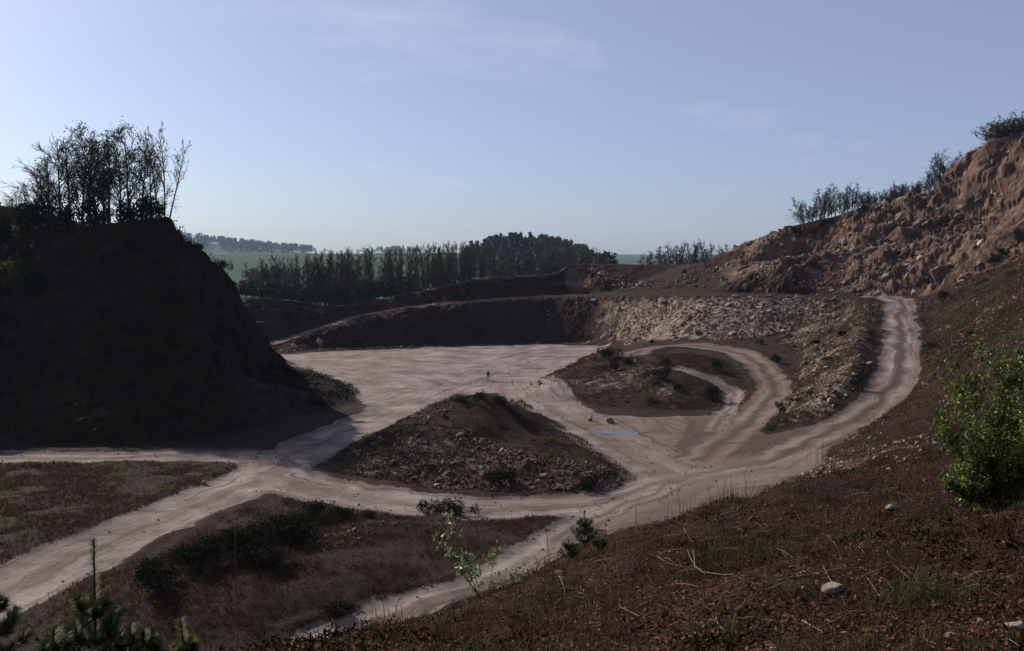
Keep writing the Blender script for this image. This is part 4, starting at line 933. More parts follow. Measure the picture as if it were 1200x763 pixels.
for px, py, v, lab in [(551, 284, 0, 'single small conifer at the left foot of the hazy wooded hill'), (597, 273, 1, 'pointed conifer breaking the top of the hazy hill'), (604, 273, 0, 'second pointed conifer on top of the hazy hill'), (577, 277, 1, 'conifer at the left shoulder of the hazy hill')]:
    d = 640; x = (px - 600) / F * d; b = float(far_fn(x, d)); V, T_ = CV[v]; g = Geo(); hh = min(max(top_h(py, d, b), 8), 14); g.add(V, T_, rng.uniform(0, 1, len(V)))
    t = thing('conifer', (x, d, b), lab, 'tree', 'conifers on the hazy hill'); t.scale = (hh * .8, hh * .8, hh)
    link('crown', g.mesh('crown'), M_CONIFER, t); Vt, Qt = tubes([[0, 0, -.02, 0, 0, .9, .012, .003]], 6); link('trunk', mesh_np('trunk', Vt, Qt), M_BARK, t)

# ------------------------------------------------------------------ bushes in the quarry
def bush_variant(seed, n=1100, leafs=.11, lob=7):
    r = np.random.default_rng(seed); C = r.normal(0, .33, (lob, 3)); C[:, 2] = np.abs(C[:, 2]) * .6 + .35; R_ = r.uniform(.26, .48, lob)
    k = r.integers(0, lob, n); d = r.normal(size=(n, 3)); d /= np.linalg.norm(d, axis=1, keepdims=True); P_ = C[k] + d * (R_[k] * r.uniform(.45, 1.08, n))[:, None]; P_[:, 2] = np.maximum(P_[:, 2], .02)
    V, T_, a = leaves(P_, leafs, r, -.2, 1.7); g = Geo(); g.add(V, T_, a); fo = g.mesh('foliage')
    segs = []
    for i in range(lob):
        s, nd = branch_line([r.normal(0, .04), r.normal(0, .04), -.05], C[i] / np.linalg.norm(C[i]), np.linalg.norm(C[i]) * 1.1, .03, .012, 4, r, .1, .02); segs += s
        for j in range(3):
            s2, _ = branch_line(nd[3][0], side_dir(nd[3][1], .7, r), R_[i], .012, .005, 3, r, .15, .03); segs += s2
    V, Q = tubes(segs, 4); st = mesh_np('stems', V, Q); return st, fo
BV = [bush_variant(300 + i) for i in range(4)]
BVG = [bush_variant(310 + i, 700, .10, 6) for i in range(2)]
for st, fo in BV: st.materials.append(M_BARK); fo.materials.append(M_LEAF_DARK)
for st, fo in BVG: st.materials.append(M_BARK); fo.materials.append(M_LEAF_SPRING)
def bush(px, py, w, h, label, green=False, d=None, group=None, name='bush'):
    if d is None:
        p = hit(px, py)
        if p is None: return
    else:
        x, y, _ = PD(px, py, d); p = (x, y, gz(x, y))
    st, fo = (BVG if green else BV)[rng.integers(0, 2 if green else 4)]
    t = thing(name, (p[0], p[1], p[2] - .03), label, 'bush', group, rng.uniform(0, 6.28)); k = p[1] / F
    t.scale = (w * k / 1.5, w * k / 1.5, h * k / 1.05); link('stems', st, None, t); tag(link('foliage', fo, None, t), kind='stuff')
for b_ in [
    (708, 421, 26, 15, 'dark bush on the very top of the heath mound'), (722, 434, 18, 11, 'dark bush just below the top of the heath mound'), (737, 428, 14, 10, 'small dark bush beside the end of the loop track'),
    (775, 444, 24, 17, 'round dark bush beside the inner track on the heath mound'), (781, 429, 18, 8, 'low flat dark bush at the start of the inner track'), (839, 435, 16, 14, 'round dark bush on the grass inside the loop track'),
    (834, 467, 19, 19, 'tallest dark bush at the right end of the heath mound'), (795, 459, 12, 8, 'small bush low on the front of the heath mound'), (765, 402, 10, 5, 'tiny dark bush by the far bend of the loop track'),
    (914, 480, 12, 9, 'small dark bush right of the loop track by the embankment foot'), (911, 425, 14, 11, 'dark bush at the foot of the embankment below the scree'), (893, 404, 9, 7, 'small dark bush where scree and loop track meet'),
    (538, 471, 28, 9, 'low dark bush on the left shoulder of the wedge shaped mound'), (586, 474, 18, 10, 'dark bush on the peak of the wedge shaped mound'), (560, 466, 16, 7, 'tiny bush on the crest of the wedge shaped mound'),
    (585, 570, 44, 20, 'broad dark bush at the front foot of the wedge shaped mound'), (690, 574, 30, 13, 'low bush at the front right foot of the wedge shaped mound'),
    (505, 604, 34, 18, 'left one of two dark bushes on the near edge of the bottom track'), (530, 604, 34, 20, 'right one of two dark bushes on the near edge of the bottom track'),
    (398, 608, 34, 17, 'dark bush left of the pair on the near edge of the bottom track'), (366, 606, 34, 22, 'dark bush in the corner of the two pale tracks'), (433, 607, 20, 10, 'small bush near the bottom track bend'),
    (330, 640, 70, 40, 'big black bush in the shaded hollow below the junction'), (280, 655, 64, 36, 'wide dark bush left of the biggest one in the shaded hollow'), (232, 668, 60, 34, 'dark bush further left along the lower edge of the diagonal track'),
    (185, 690, 60, 36, 'dark bush behind the pine sapling below the diagonal track'), (310, 665, 50, 20, 'low dark bush at the lower rim of the shaded hollow'), (395, 725, 46, 24, 'dark bush above the white stone near the narrow path'),
    (1107, 350, 15, 12, 'round dark bush right of the top of the climbing track'), (1164, 312, 16, 11, 'lowest of three dark bushes on the right hillside'), (1173, 300, 14, 12, 'middle of three dark bushes on the right hillside'), (1193, 283, 18, 14, 'uppermost of three dark bushes on the right hillside'),
    (1093, 408, 12, 7, 'small dark bush on the slope right of the climbing track'), (1003, 452, 12, 12, 'dark bush on the embankment beside the climbing track'), (985, 395, 16, 9, 'dark bush in the middle of the embankment'), (955, 405, 18, 9, 'dark bush low on the embankment'),
    (1140, 395, 14, 9, 'small dark bush among stones on the right hillside')]: bush(*b_)
for b_ in [(427, 524, 24, 18, 'pale green bush at the left tip of the wedge shaped mound'), (650, 520, 26, 9, 'green low bush on the right flank of the wedge shaped mound'), (757, 470, 26, 10, 'greenish low bush on the front of the heath mound'),
           (1180, 322, 40, 8, 'green grassy bush on the right hillside'), (1150, 330, 26, 6, 'low green bush left of the grassy one on the hillside')]: bush(*b_, green=True)
# undergrowth on the hill
for px, py, d, w, h, gr, lab in [(8, 300, 129, 34, 42, False, 'dark shrub at the left end of the hilltop undergrowth'), (38, 285, 130, 40, 44, False, 'dark shrub under the low left hilltop trees'), (64, 278, 130, 38, 42, False, 'dark shrub under the tall bare hilltop trees'), (92, 268, 129, 40, 40, False, 'dark shrub at the middle of the hilltop'),
                                (118, 262, 128.5, 34, 28, False, 'low dark shrub at the foot of the tallest hilltop tree'), (146, 258, 128.5, 36, 40, False, 'dense dark shrub under the densest hilltop tree'), (168, 256, 128.5, 30, 42, False, 'upright dark shrub right of the densest hilltop tree'), (188, 255, 129, 20, 22, False, 'small dark shrub below the pale bare trees'),
                                (16, 312, 125, 44, 40, True, 'yellow green bush at the left edge below the hilltop trees'), (232, 288, 134.5, 16, 12, False, 'small dark bush on the hill slope edge below the pale trees'), (258, 318, 140, 18, 16, False, 'dark bush half way down the hill edge'), (270, 332, 141, 16, 12, False, 'dark bush lower down the hill edge'),
                                (40, 322, 123, 40, 26, False, 'dark shrub hanging on the hill face at left')]:
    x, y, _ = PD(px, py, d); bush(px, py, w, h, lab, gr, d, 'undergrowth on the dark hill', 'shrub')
# uncountable scrubby cover, thickened with dark leaves to deepen the shade on the hill face
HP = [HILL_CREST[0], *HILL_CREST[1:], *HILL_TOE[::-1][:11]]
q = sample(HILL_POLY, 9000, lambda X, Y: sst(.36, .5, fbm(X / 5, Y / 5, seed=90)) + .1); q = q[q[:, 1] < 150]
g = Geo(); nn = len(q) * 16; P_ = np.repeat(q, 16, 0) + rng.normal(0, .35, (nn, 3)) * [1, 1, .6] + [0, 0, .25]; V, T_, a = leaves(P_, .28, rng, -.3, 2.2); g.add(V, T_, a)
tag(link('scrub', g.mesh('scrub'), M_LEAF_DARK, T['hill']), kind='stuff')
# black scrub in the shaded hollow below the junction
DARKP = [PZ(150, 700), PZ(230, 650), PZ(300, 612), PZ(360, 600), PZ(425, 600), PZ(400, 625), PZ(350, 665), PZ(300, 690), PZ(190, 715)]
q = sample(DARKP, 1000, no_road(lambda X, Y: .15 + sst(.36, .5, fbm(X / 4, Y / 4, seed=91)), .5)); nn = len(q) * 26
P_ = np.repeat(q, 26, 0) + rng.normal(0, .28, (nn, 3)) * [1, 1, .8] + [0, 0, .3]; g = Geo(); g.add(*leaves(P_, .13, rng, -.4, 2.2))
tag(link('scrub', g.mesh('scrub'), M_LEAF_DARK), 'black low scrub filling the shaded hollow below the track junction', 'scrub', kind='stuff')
# ------------------------------------------------------------------ grass and heath cover
def blades(q, nb, h, w, spread, rng, bend=.5):
    """tapering bent blades rooted around points q (n,3); two segments each"""
    n = len(q) * nb; P_ = np.repeat(q, nb, 0) + np.column_stack([rng.normal(0, spread, n), rng.normal(0, spread, n), np.full(n, -.01)])
    hh = (np.repeat(h, nb) if not np.isscalar(h) else np.full(n, h)) * rng.uniform(.5, 1.2, n)
    a = rng.uniform(0, 6.28, n); d = np.stack([np.cos(a), np.sin(a), np.zeros(n)], 1); s = np.stack([-np.sin(a), np.cos(a), np.zeros(n)], 1) * w * .5
    b = (rng.uniform(.1, 1, n) * bend)[:, None]; up = np.array([0, 0, 1.0])
    m = P_ + up * (hh * .6)[:, None] + d * hh[:, None] * b * .3; t = P_ + up * (hh * (1 - .25 * b[:, 0]))[:, None] + d * hh[:, None] * b
    V = np.stack([P_ - s, P_ + s, m + s * .7, m - s * .7, t], 1).reshape(-1, 3); k = np.arange(n)[:, None] * 5
    return V, np.concatenate([k + [[0, 1, 2]], k + [[0, 2, 3]], k + [[3, 2, 4]]]), np.repeat(rng.uniform(0, 1, n), 5)
def cover(name, poly, n, nb, h, w, spread, mat, parent, dens=None):
    q = sample(poly, n, dens); g = Geo(); g.add(*blades(q, nb, rng.uniform(.5, 1.2, n) * h, w, spread, rng)); return tag(link(name, g.mesh(name), mat, parent), kind='stuff')
vegd = no_road(lambda X, Y: .12 + sst(.40, .58, fbm(X / 3.5, Y / 3.5, seed=95)), .1)
cover('dry_grass', MOUND_TOE, 5000, 5, .34, .045, .16, M_GRASS_DRY, T['m1'], lambda X, Y: (.15 + sst(.4, .55, fbm(X / 3, Y / 3, seed=96))))
cover('dry_grass', MOUND2_POLY, 3000, 5, .36, .06, .2, M_GRASS_DRY, T['m2'], vegd)
cover('dry_grass', RAMPSLOPE_POLY, 2600, 5, .4, .06, .2, M_GRASS_DRY, T['rs'], vegd)
cover('dry_grass', RP2, 3000, 5, .42, .06, .2, M_GRASS_DRY, T['rp'], vegd)
cover('dry_grass', RP3, 2600, 5, .36, .045, .18, M_GRASS_DRY, T['rp'], vegd)
cover('dry_grass', LOW, 8500, 5, .26, .03, .12, M_GRASS_DRY, T['ground'], vegd)
cover('dry_grass', LEFTF, 7500, 5, .24, .035, .12, M_GRASS_DRY, T['ground'], vegd)
grd = no_road(lambda X, Y: sst(.54, .64, fbm(X / 4, Y / 4, seed=97)) + .003, .1)
cover('green_grass', MOUND_TOE, 900, 6, .32, .05, .15, M_GRASS, T['m1'], grd)
cover('green_grass', LEFTF, 900, 6, .22, .035, .12, M_GRASS, T['ground'], grd)
cover('green_grass', RP2, 500, 6, .4, .07, .2, M_GRASS, T['rp'], grd)
cover('green_grass', RAMPSLOPE_POLY, 700, 6, .35, .06, .2, M_GRASS, T['rs'], grd)
ISL = [PZ(760, 414, 4), PZ(800, 412, 4), PZ(850, 422, 3.5), PZ(866, 436, 3), PZ(820, 434, 3.3), PZ(780, 428, 3.8)]
cover('dry_grass', ISL, 1200, 5, .35, .06, .2, M_GRASS_DRY, T['ground'])

# ------------------------------------------------------------------ foreground bank
def bank_sample(n, dmin=3.5, dmax=27.0, power=.75, dens=None):
    out = []; tot = 0
    while tot < n:
        d = dmin + (dmax - dmin) * rng.uniform(0, 1, n * 2) ** (1 / power); x = (rng.uniform(-60, 1300, n * 2) - 600) / F * d
        m = np.ones(len(d), bool)
        # stay on the visible side of the crest (a little beyond it is fine)
        cx = [p[0] / p[1] for p in BANK_CREST]; cy = [p[1] for p in BANK_CREST]
        m &= d < np.interp(x / d, cx, cy) + 1.2
        if dens is not None: m &= rng.uniform(0, 1, len(d)) < dens(x, d)
        out.append(np.stack([x[m], d[m]], 1)); tot += m.sum()
    q = np.concatenate(out)[:n]; return np.column_stack([q, ground_z(q[:, 0], q[:, 1])])
def litter(n, size, lift, dens=None, dmax=27.0):
    q = bank_sample(n, 3.5, dmax, .8, dens); R = rot_mats(n, rng, .45); s = size * rng.uniform(.5, 1.5, n)
    base = np.array([[-.5, 0, .06], [-.1, .3, .1], [.5, 0, .0], [-.1, -.3, .14], [.1, 0, -.04]])
    V = np.einsum('nij,vj->nvi', R, base) * s[:, None, None] + (q + np.array([0, 0, 1]) * (rng.uniform(0, 1, n) ** 2 * lift + .006)[:, None])[:, None, :]
    k = np.arange(n)[:, None] * 5; g = Geo()
    g.add(V.reshape(-1, 3), np.concatenate([k + [[0, 4, 1]], k + [[1, 4, 2]], k + [[0, 3, 4]], k + [[3, 2, 4]]]), np.repeat(rng.uniform(0, 1, n), 5)); return g
tag(link('leaf_litter', litter(95000, .032, .035).mesh('leaf_litter'), M_LITTER), 'brown fallen leaf litter covering the foreground bank', 'leaf litter', kind='stuff')
q = bank_sample(5200, 3.6, 27, .8, lambda X, Y: sst(.44, .6, fbm(X / 1.6, Y / 1.6, seed=101)) + .05)
tag(scatter_stuff('pebbles', q, lognorm(len(q), .012, .07), M_RUBBLE_BROWN, None), 'small pebbles strewn over the foreground bank', 'pebbles', kind='stuff')
tip = np.array(PD(968, 520, 23.5)[:2]); q = np.column_stack([tip[0] + rng.normal(-.6, 1.2, 3600), tip[1] + rng.normal(-2.2, 1.8, 3600)]); q = np.column_stack([q, ground_z(q[:, 0], q[:, 1])])
tag(scatter_stuff('gravel', q, lognorm(len(q), .02, .12), M_GRAVEL_TAN, None), 'pale gravel on the tip of the bank beside the track', 'gravel', kind='stuff')
# dry grass and green blades on the bank
q = bank_sample(3600, 3.6, 27, .8, lambda X, Y: sst(.48, .62, fbm(X / 1.8, Y / 1.8, seed=103)) + .02); g = Geo(); g.add(*blades(q, 6, rng.uniform(.05, .22, len(q)), .005, .05, rng, .9))
tag(link('dry_grass', g.mesh('dry_grass'), M_GRASS_DRY), 'sparse dry grass on the foreground bank', 'grass', kind='stuff')
q = bank_sample(450, 3.6, 27, .8, lambda X, Y: sst(.55, .68, fbm(X / 1.8, Y / 1.8, seed=104))); g = Geo(); g.add(*blades(q, 6, rng.uniform(.05, .2, len(q)), .006, .05, rng, .7))
tag(link('green_grass', g.mesh('green_grass'), M_GRASS), 'sparse green grass on the foreground bank', 'grass', kind='stuff')
# heathery mats: fine low twiggy cover that darkens the bank
q = bank_sample(1300, 3.6, 27, .8, lambda X, Y: sst(.48, .62, fbm(X / 1.3, Y / 1.3, seed=105)) + .01); nn = len(q) * 14
P_ = np.repeat(q, 14, 0) + rng.normal(0, .07, (nn, 3)) * [1, 1, .4] + [0, 0, .03]; g = Geo(); g.add(*leaves(P_, .05, rng, -.4, 3.0))
tag(link('ground_cover', g.mesh('ground_cover'), M_LEAF_DARK), 'low dark green plants among the leaf litter', 'ground cover', kind='stuff')

q = bank_sample(3600, 3.6, 27, .8, lambda X, Y: sst(.42, .58, fbm(X / 2.2, Y / 2.2, seed=107)) + .06); n = len(q)
a = rng.uniform(0, 6.28, n); L_ = rng.uniform(.06, .34, n) * np.minimum(1, .5 + q[:, 1] / 16); dv = np.stack([np.cos(a), np.sin(a), rng.normal(.12, .22, n)], 1) * L_[:, None]; p0 = q + [0, 0, .012]; p1 = p0 + dv * .5 + [0, 0, .012]; p2 = p0 + dv + rng.normal(0, .012, (n, 3))
p2[:, 2] = np.maximum(p2[:, 2], ground_z(p2[:, 0], p2[:, 1]) + .008); p1[:, 2] = np.maximum(p1[:, 2], ground_z(p1[:, 0], p1[:, 1]) + .008); w_ = rng.uniform(.0012, .0032, n) * np.minimum(1.6, .6 + q[:, 1] / 12)
sg = np.concatenate([np.column_stack([p0, p1, w_, w_ * .8]), np.column_stack([p1, p2, w_ * .8, w_ * .4])]); V, Q = tubes(sg, 3); g = Geo(); g.add(V, Q, np.repeat(np.tile(rng.uniform(0, 1, n), 2), 6))
tag(link('dead_stems', g.mesh('dead_stems'), M_DEAD), 'fine dead stems matted over the foreground bank', 'dead stems', kind='stuff')

# half buried stones and matted grass clumps
q = bank_sample(70, 4.2, 26, .9); stones(q, lognorm(70, .04, .16) * np.minimum(1.8, .6 + q[:, 1] / 12), M_STONE_BROWN, T['bank'], -.05)
q = bank_sample(75, 4.0, 26, .8); nb_ = rng.integers(25, 80, len(q)); c_ = np.repeat(q, nb_, 0); n = len(c_); c_ = c_ + np.column_stack([rng.normal(0, .13, n), rng.normal(0, .13, n), np.zeros(n)]); c_[:, 2] = ground_z(c_[:, 0], c_[:, 1])
for nm, k_, mt, lb in (('matted_grass', 0, M_GRASS_DRY, 'clumps of matted dead grass on the foreground bank'), ('grass_clumps', 1, M_GRASS, 'clumps of short green grass on the foreground bank')):
    sel = (np.repeat(np.arange(len(q)) % 5 == 0, nb_)) == bool(k_); g = Geo(); g.add(*blades(c_[sel], 2, rng.uniform(.08, .30, sel.sum()), .006, .02, rng, 1.0 if k_ else 1.5)); tag(link(nm, g.mesh(nm), mt), lb, 'grass', kind='stuff')

def at(px, py, d=None):
    if d is not None: x, y, _ = PD(px, py, d); return (x, y, gz(x, y))
    u = (px - 600) / F; dc = float(np.interp(u, [p[0] / p[1] for p in BANK_CREST], [p[1] for p in BANK_CREST])); h = hit(px, py, 3.6, 45.0)
    if h is None or h[1] > dc + 2.0: h = (u * (dc - .4), dc - .4, gz(u * (dc - .4), dc - .4))      # rooted on the crest of the bank
    return h
def tuft(px, py, h, nb, label, green=True, spread=.06, w=.006, d=None, bend=.5):
    p = at(px, py, d); t = thing('grass_tuft', p, label, 'grass tuft', None)
    g = Geo(); n1 = int(nb * .7); g.add(*blades(np.zeros((1, 3)), n1, np.array([h]), w, spread, rng, bend)); tag(link('blades', g.mesh('blades'), M_GRASS if green else M_GRASS_DRY, t), kind='stuff')
    g = Geo(); g.add(*blades(np.zeros((1, 3)), nb - n1, np.array([h * .9]), w, spread, rng, bend)); tag(link('dry_blades', g.mesh('dry_blades'), M_GRASS_DRY, t), kind='stuff')
for a in [(868, 668, .50, 110, 'tall green grass tuft in the middle of the foreground bank', True, .16), (905, 660, .34, 60, 'shorter green tuft right of the tall grass tuft', True, .12), (842, 655, .40, 60, 'thin grass tuft left of the tall green one', True, .12),
          (815, 607, .32, 70, 'bright green grass tuft on the bank edge', True, .12), (830, 603, .30, 50, 'small green tuft right beside the bright one on the edge', True, .1), (972, 516, .75, 60, 'dry grass tuft on the tip of the bank', False, .16), (1017, 545, .6, 60, 'green grass tuft behind the tip of the bank', True, .16),
          (622, 668, .28, 60, 'dark grass tuft right of the leafy sapling', True, .12), (790, 605, .4, 30, 'thin dry tuft left of the bright green edge tuft', False, .1), (640, 700, .26, 60, 'low dark tuft below the leafy sapling', True, .14), (860, 590, .55, 40, 'dry tuft on the bank edge left of the gravel tip', False, .14),
          (1045, 660, .2, 40, 'low green tuft on the bank below the leafy bush', True, .1), (930, 700, .16, 40, 'short tuft left of the rounded buff stone', True, .08), (700, 655, .25, 50, 'dry tuft below the small pine', False, .12), (770, 640, .22, 50, 'dry tuft in the litter left of the tall green tuft', False, .12)]: tuft(*a)

def poly_tube(P_, r0, r1, sides=5):
    P_ = np.array(P_, float); n = len(P_) - 1; return [[*P_[i], *P_[i + 1], r0 + (r1 - r0) * i / n, r0 + (r1 - r0) * (i + 1) / n] for i in range(n)]
def stalk(px, py, top, label, lean=0.0, d=None, tw=3, r=.006):
    p = at(px, py, d); h = max((py - top) * p[1] / F, .1); t = thing('dry_stalk', p, label, 'stalk', None); rg = np.random.default_rng(int(px * 7 + py))
    s, nd = branch_line([0, 0, -.02], [lean, 0, 1], h, r, r * .4, 7, rg, .05, 0); V, Q = tubes(s, 5); link('stem', mesh_np('stem', V, Q), M_STALK, t)
    for i in range(tw):
        s, _ = branch_line(nd[3 + i % 4][0], side_dir(nd[3][1], .5, rg), h * .18, r * .5, r * .25, 3, rg, .08, .05); V, Q = tubes(s, 4); link('twig', mesh_np('twig', V, Q), M_STALK, t)
for a in [(646, 650, 585, 'tall thin dry stalk rising over the narrow path', 0), (651, 648, 612, 'short dry stalk beside the tall one by the narrow path', .12), (638, 652, 622, 'short stalk leaning left by the narrow path', -.5),
          (277, 742, 565, 'long thin bare stalk crossing the diagonal track', -.03, 8.2), (490, 705, 680, 'thin dry stalk at the lower end of the narrow path', 0), (836, 600, 562, 'dry stalk standing up from the bank edge before the track', -.15), (858, 597, 570, 'dry stalk leaning right on the bank edge', .25), (797, 605, 560, 'thin dry stalk on the bank edge left of the others', -.12),
          (745, 620, 590, 'short dry stalk on the bank edge above the path', .1), (1000, 508, 485, 'short dry plant stalk at the bank tip', 0), (988, 510, 500, 'dark dry stalk on the bank tip', .1), (880, 585, 560, 'dry stalk on the bank edge nearest the gravel tip', .2)]: stalk(*a)

# bleached sticks lying in the litter
def stick(px1, py1, px2, py2, lab, grp=None, r=.005):
    a, b = at(px1, py1), at(px2, py2); L = math.dist(a, b); n = 7; P_ = []
    rg = np.random.default_rng(int(px1 + py1)); bow = rg.normal(0, .05) * L
    for i in range(n + 1):
        t = i / n; x, y = a[0] * (1 - t) + b[0] * t, a[1] * (1 - t) + b[1] * t; P_.append((x - a[0] + bow * math.sin(math.pi * t) + rg.normal(0, .004 * L), y - a[1], max(gz(x, y) - a[2], 0) * .5 + .5 * (b[2] - a[2]) * t + .025))
    V, Q = tubes(poly_tube(P_, r, r * .45), 5); o = link('stick', mesh_np('stick', V, Q, True), M_STICK); o.location = a; tag(o, lab, 'stick', grp)
for a in [((806, 648), (832, 680), 'pale curved stick in the litter left of the tall grass tuft'), ((812, 648), (868, 676), 'long pale stick pointing at the tall grass tuft'), ((965, 668), (976, 690), 'short white stick above the rounded buff stone'), ((1017, 682), (1032, 705), 'short pale stick right of the rounded buff stone'),
          ((1070, 694), (1087, 712), 'white stick low on the right of the bank'), ((1118, 675), (1150, 692), 'thin pale stick below the leafy bush'), ((806, 613), (815, 640), 'upright pale stick below the bright edge tuft'), ((975, 598), (1010, 614), 'pale twig on the bank beyond the tall grass tuft'),
          ((700, 727), (735, 763), 'pale stick running off the bottom edge'), ((735, 700), (770, 735), 'thin stick in the litter near the bottom middle'), ((940, 733), (965, 750), 'pale stick at the bottom edge right of centre'), ((770, 655), (800, 668), 'short pale stick left of the curved one'),
          ((655, 678), (662, 700), 'forked white twig below the dry stalks'), ((840, 725), (850, 745), 'short stick near the bottom edge below the grass tuft'), ((1040, 650), (1050, 662), 'tiny pale stick below the stone by the bush'), ((1080, 755), (1098, 763), 'pale stick end at the bottom edge on the right')]:
    stick(*a[0], *a[1], a[2])
def scrap_leaf(px, py, lab, s=.07):
    p = at(px, py); n = 6; V = []; 
    for i in range(n + 1):
        t = i / n; w = .32 * math.sin(math.pi * min(t * .92 + .06, 1)); V += [(t - .5, -w, .18 * (2 * t - 1) ** 2 + .10), (t - .5, 0, .16 * (2 * t - 1) ** 2), (t - .5, w, .18 * (2 * t - 1) ** 2 + .12)]
    Q = [[3 * i + k, 3 * i + k + 1, 3 * i + k + 4, 3 * i + k + 3] for i in range(n) for k in (0, 1)]
    o = link('fallen_leaf', mesh_np('fallen_leaf', V, np.array(Q), True), M_STICK); o.location = (p[0], p[1], p[2] + .02); o.scale = (s, s, s); o.rotation_euler = (rng.normal(0, .3), rng.normal(0, .3), rng.uniform(0, 6)); tag(o, lab, 'leaf')
scrap_leaf(936, 676, 'pale curled leaf below the tall grass tuft, middle of three', .09); scrap_leaf(920, 675, 'pale curled leaf below the tall grass tuft, leftmost of three', .07); scrap_leaf(957, 677, 'pale curled leaf below the tall grass tuft, rightmost of three', .07)

# ------------------------------------------------------------------ pine saplings
def needles_on(P_, D_, n, L, rng, w=.0028, fwd=.75):
    """needles around a shoot given by nodes P_ and directions D_"""
    P_ = np.array(P_); D_ = np.array(D_); t = rng.uniform(0, len(P_) - 1.001, n); k = t.astype(int); f = (t - k)[:, None]
    p = P_[k] * (1 - f) + P_[k + 1] * f; d = D_[k]
    r = np.cross(d, rng.normal(size=(n, 3))); r /= np.maximum(np.linalg.norm(r, axis=1, keepdims=True), 1e-6)
    dirn = d * fwd + r; dirn /= np.linalg.norm(dirn, axis=1, keepdims=True); s = np.cross(dirn, r); s /= np.maximum(np.linalg.norm(s, axis=1, keepdims=True), 1e-6); s *= w * .5
    ll = (L * rng.uniform(.7, 1.15, n))[:, None]; mid = p + dirn * ll * .5
    V = np.stack([p - s, p + s, mid + s, mid - s, p + dirn * ll], 1).reshape(-1, 3); q = np.arange(n)[:, None] * 5
    return V, np.concatenate([q + [[0, 1, 2]], q + [[0, 2, 3]], q + [[3, 2, 4]]]), np.repeat(rng.uniform(0, 1, n), 5)
def pine(p, h, label, seed, whorls=3, per=5, L=.065, mat=None, spread=.55, nd_n=1.6, lead=.38, name='pine_sapling', w=.0042):
    rg = np.random.default_rng(seed); mat = mat or M_NEEDLE; t = thing(name, p, label, 'pine', None)
    s, nd = branch_line([0, 0, -.03], [rg.normal(0, .03), rg.normal(0, .03), 1], h, .011 * max(h, .5) + .003, .004, 10, rg, .02, 0); V, Q = tubes(s, 6); tr = link('trunk', mesh_np('trunk', V, Q, True), M_BARK_RED, t)
    k0 = int(10 * (1 - lead)); g = Geo(); g.add(*needles_on([a[0] for a in nd[k0:]], [a[1] for a in nd[k0:]], int(420 * nd_n), L, rg, w)); g.add(*needles_on([a[0] for a in nd[2:k0 + 1]], [a[1] for a in nd[2:k0 + 1]], int(200 * nd_n), L, rg, w)); tag(link('needles', g.mesh('needles'), mat, tr), kind='stuff')
    # bud cluster on the leader
    Vb = []; Fb = []
    for i in range(5):
        a = 1.256 * i; b = np.array([math.cos(a) * .006, math.sin(a) * .006, 0]); V, Q = tubes([[*(nd[-1][0] + b), *(nd[-1][0] + b * 1.5 + [0, 0, .018]), .004, .001]], 5); Fb.append(Q + len(Vb) * 10); Vb.append(V)
    link('bud', mesh_np('bud', np.concatenate(Vb), np.concatenate(Fb)), M_STALK, tr)
    for wv in range(whorls):
        kk = max(1, int(k0 - wv * k0 / whorls)); base = nd[kk][0]
        for i in range(per):
            a = 6.283 * (i + rg.uniform(-.25, .25)) / per + wv; Lb = h * spread * (.55 + .35 * wv) * rg.uniform(.7, 1.1)
            s, bn = branch_line(base, [math.cos(a), math.sin(a), .55], Lb, .006, .003, 6, rg, .06, .10); V, Q = tubes(s, 5); br = link('branch', mesh_np('branch', V, Q, True), M_BARK_RED, t)
            g = Geo(); g.add(*needles_on([x[0] for x in bn], [x[1] for x in bn], int(330 * nd_n * (.6 + Lb)), L, rg, w))
            for j in range(3):
                b0 = bn[2 + j]; s2, b2 = branch_line(b0[0], side_dir(b0[1], .8, rg) + np.array([0, 0, .2]), Lb * .35, .004, .002, 4, rg, .05, .1); g.add(*needles_on([x[0] for x in b2], [x[1] for x in b2], int(120 * nd_n), L, rg, w)); V, Q = tubes(s2, 4); g.add(V, Q, .1)
            tag(link('needles', g.mesh('needles'), mat, br), kind='stuff')
def pine_at(px, top, d, label, seed, **k):
    x, y, zt = PD(px, top, d); b = gz(x, y); pine((x, y, b), max(zt - b, .2), label, seed, **k)
pine_at(106, 627, 6.9, 'pine sapling with an upright leader at the lower left', 1, whorls=3, per=5, spread=.34, lead=.5, nd_n=1.2, w=.0032)
pine_at(-8, 650, 6.4, 'pine sapling cut off by the left edge of the picture', 2, whorls=3, per=5, spread=.3, nd_n=.9, w=.003)
pine_at(62, 732, 6.6, 'low bushy pine left of the upright leader', 3, whorls=2, per=5, spread=.55, nd_n=.9, w=.003)
pine_at(152, 730, 6.9, 'low bushy pine right of the upright leader', 4, whorls=2, per=5, spread=.55, nd_n=.9, w=.003)
pine_at(216, 722, 7.3, 'small yellow green pine shoot at the bottom left', 5, whorls=1, per=4, mat=M_NEEDLE_FRESH, spread=.5, lead=.6)
pine_at(172, 735, 6.8, 'tiny pine seedling left of the yellow green shoot', 8, whorls=2, per=4, spread=.6)
pine_at(685, 597, 14.3, 'small pine on the bank edge against the pale track', 6, whorls=3, per=6, L=.06, spread=.42, lead=.4, w=.0035, nd_n=.35)
pine_at(668, 632, 13.4, 'low dark pine seedling left below the small bank pine', 7, whorls=2, per=5, spread=.7, w=.0035, nd_n=.35)
pine_at(703, 640, 13.4, 'low dark pine seedling right below the small bank pine', 9, whorls=2, per=5, spread=.8, w=.0035, nd_n=.35)

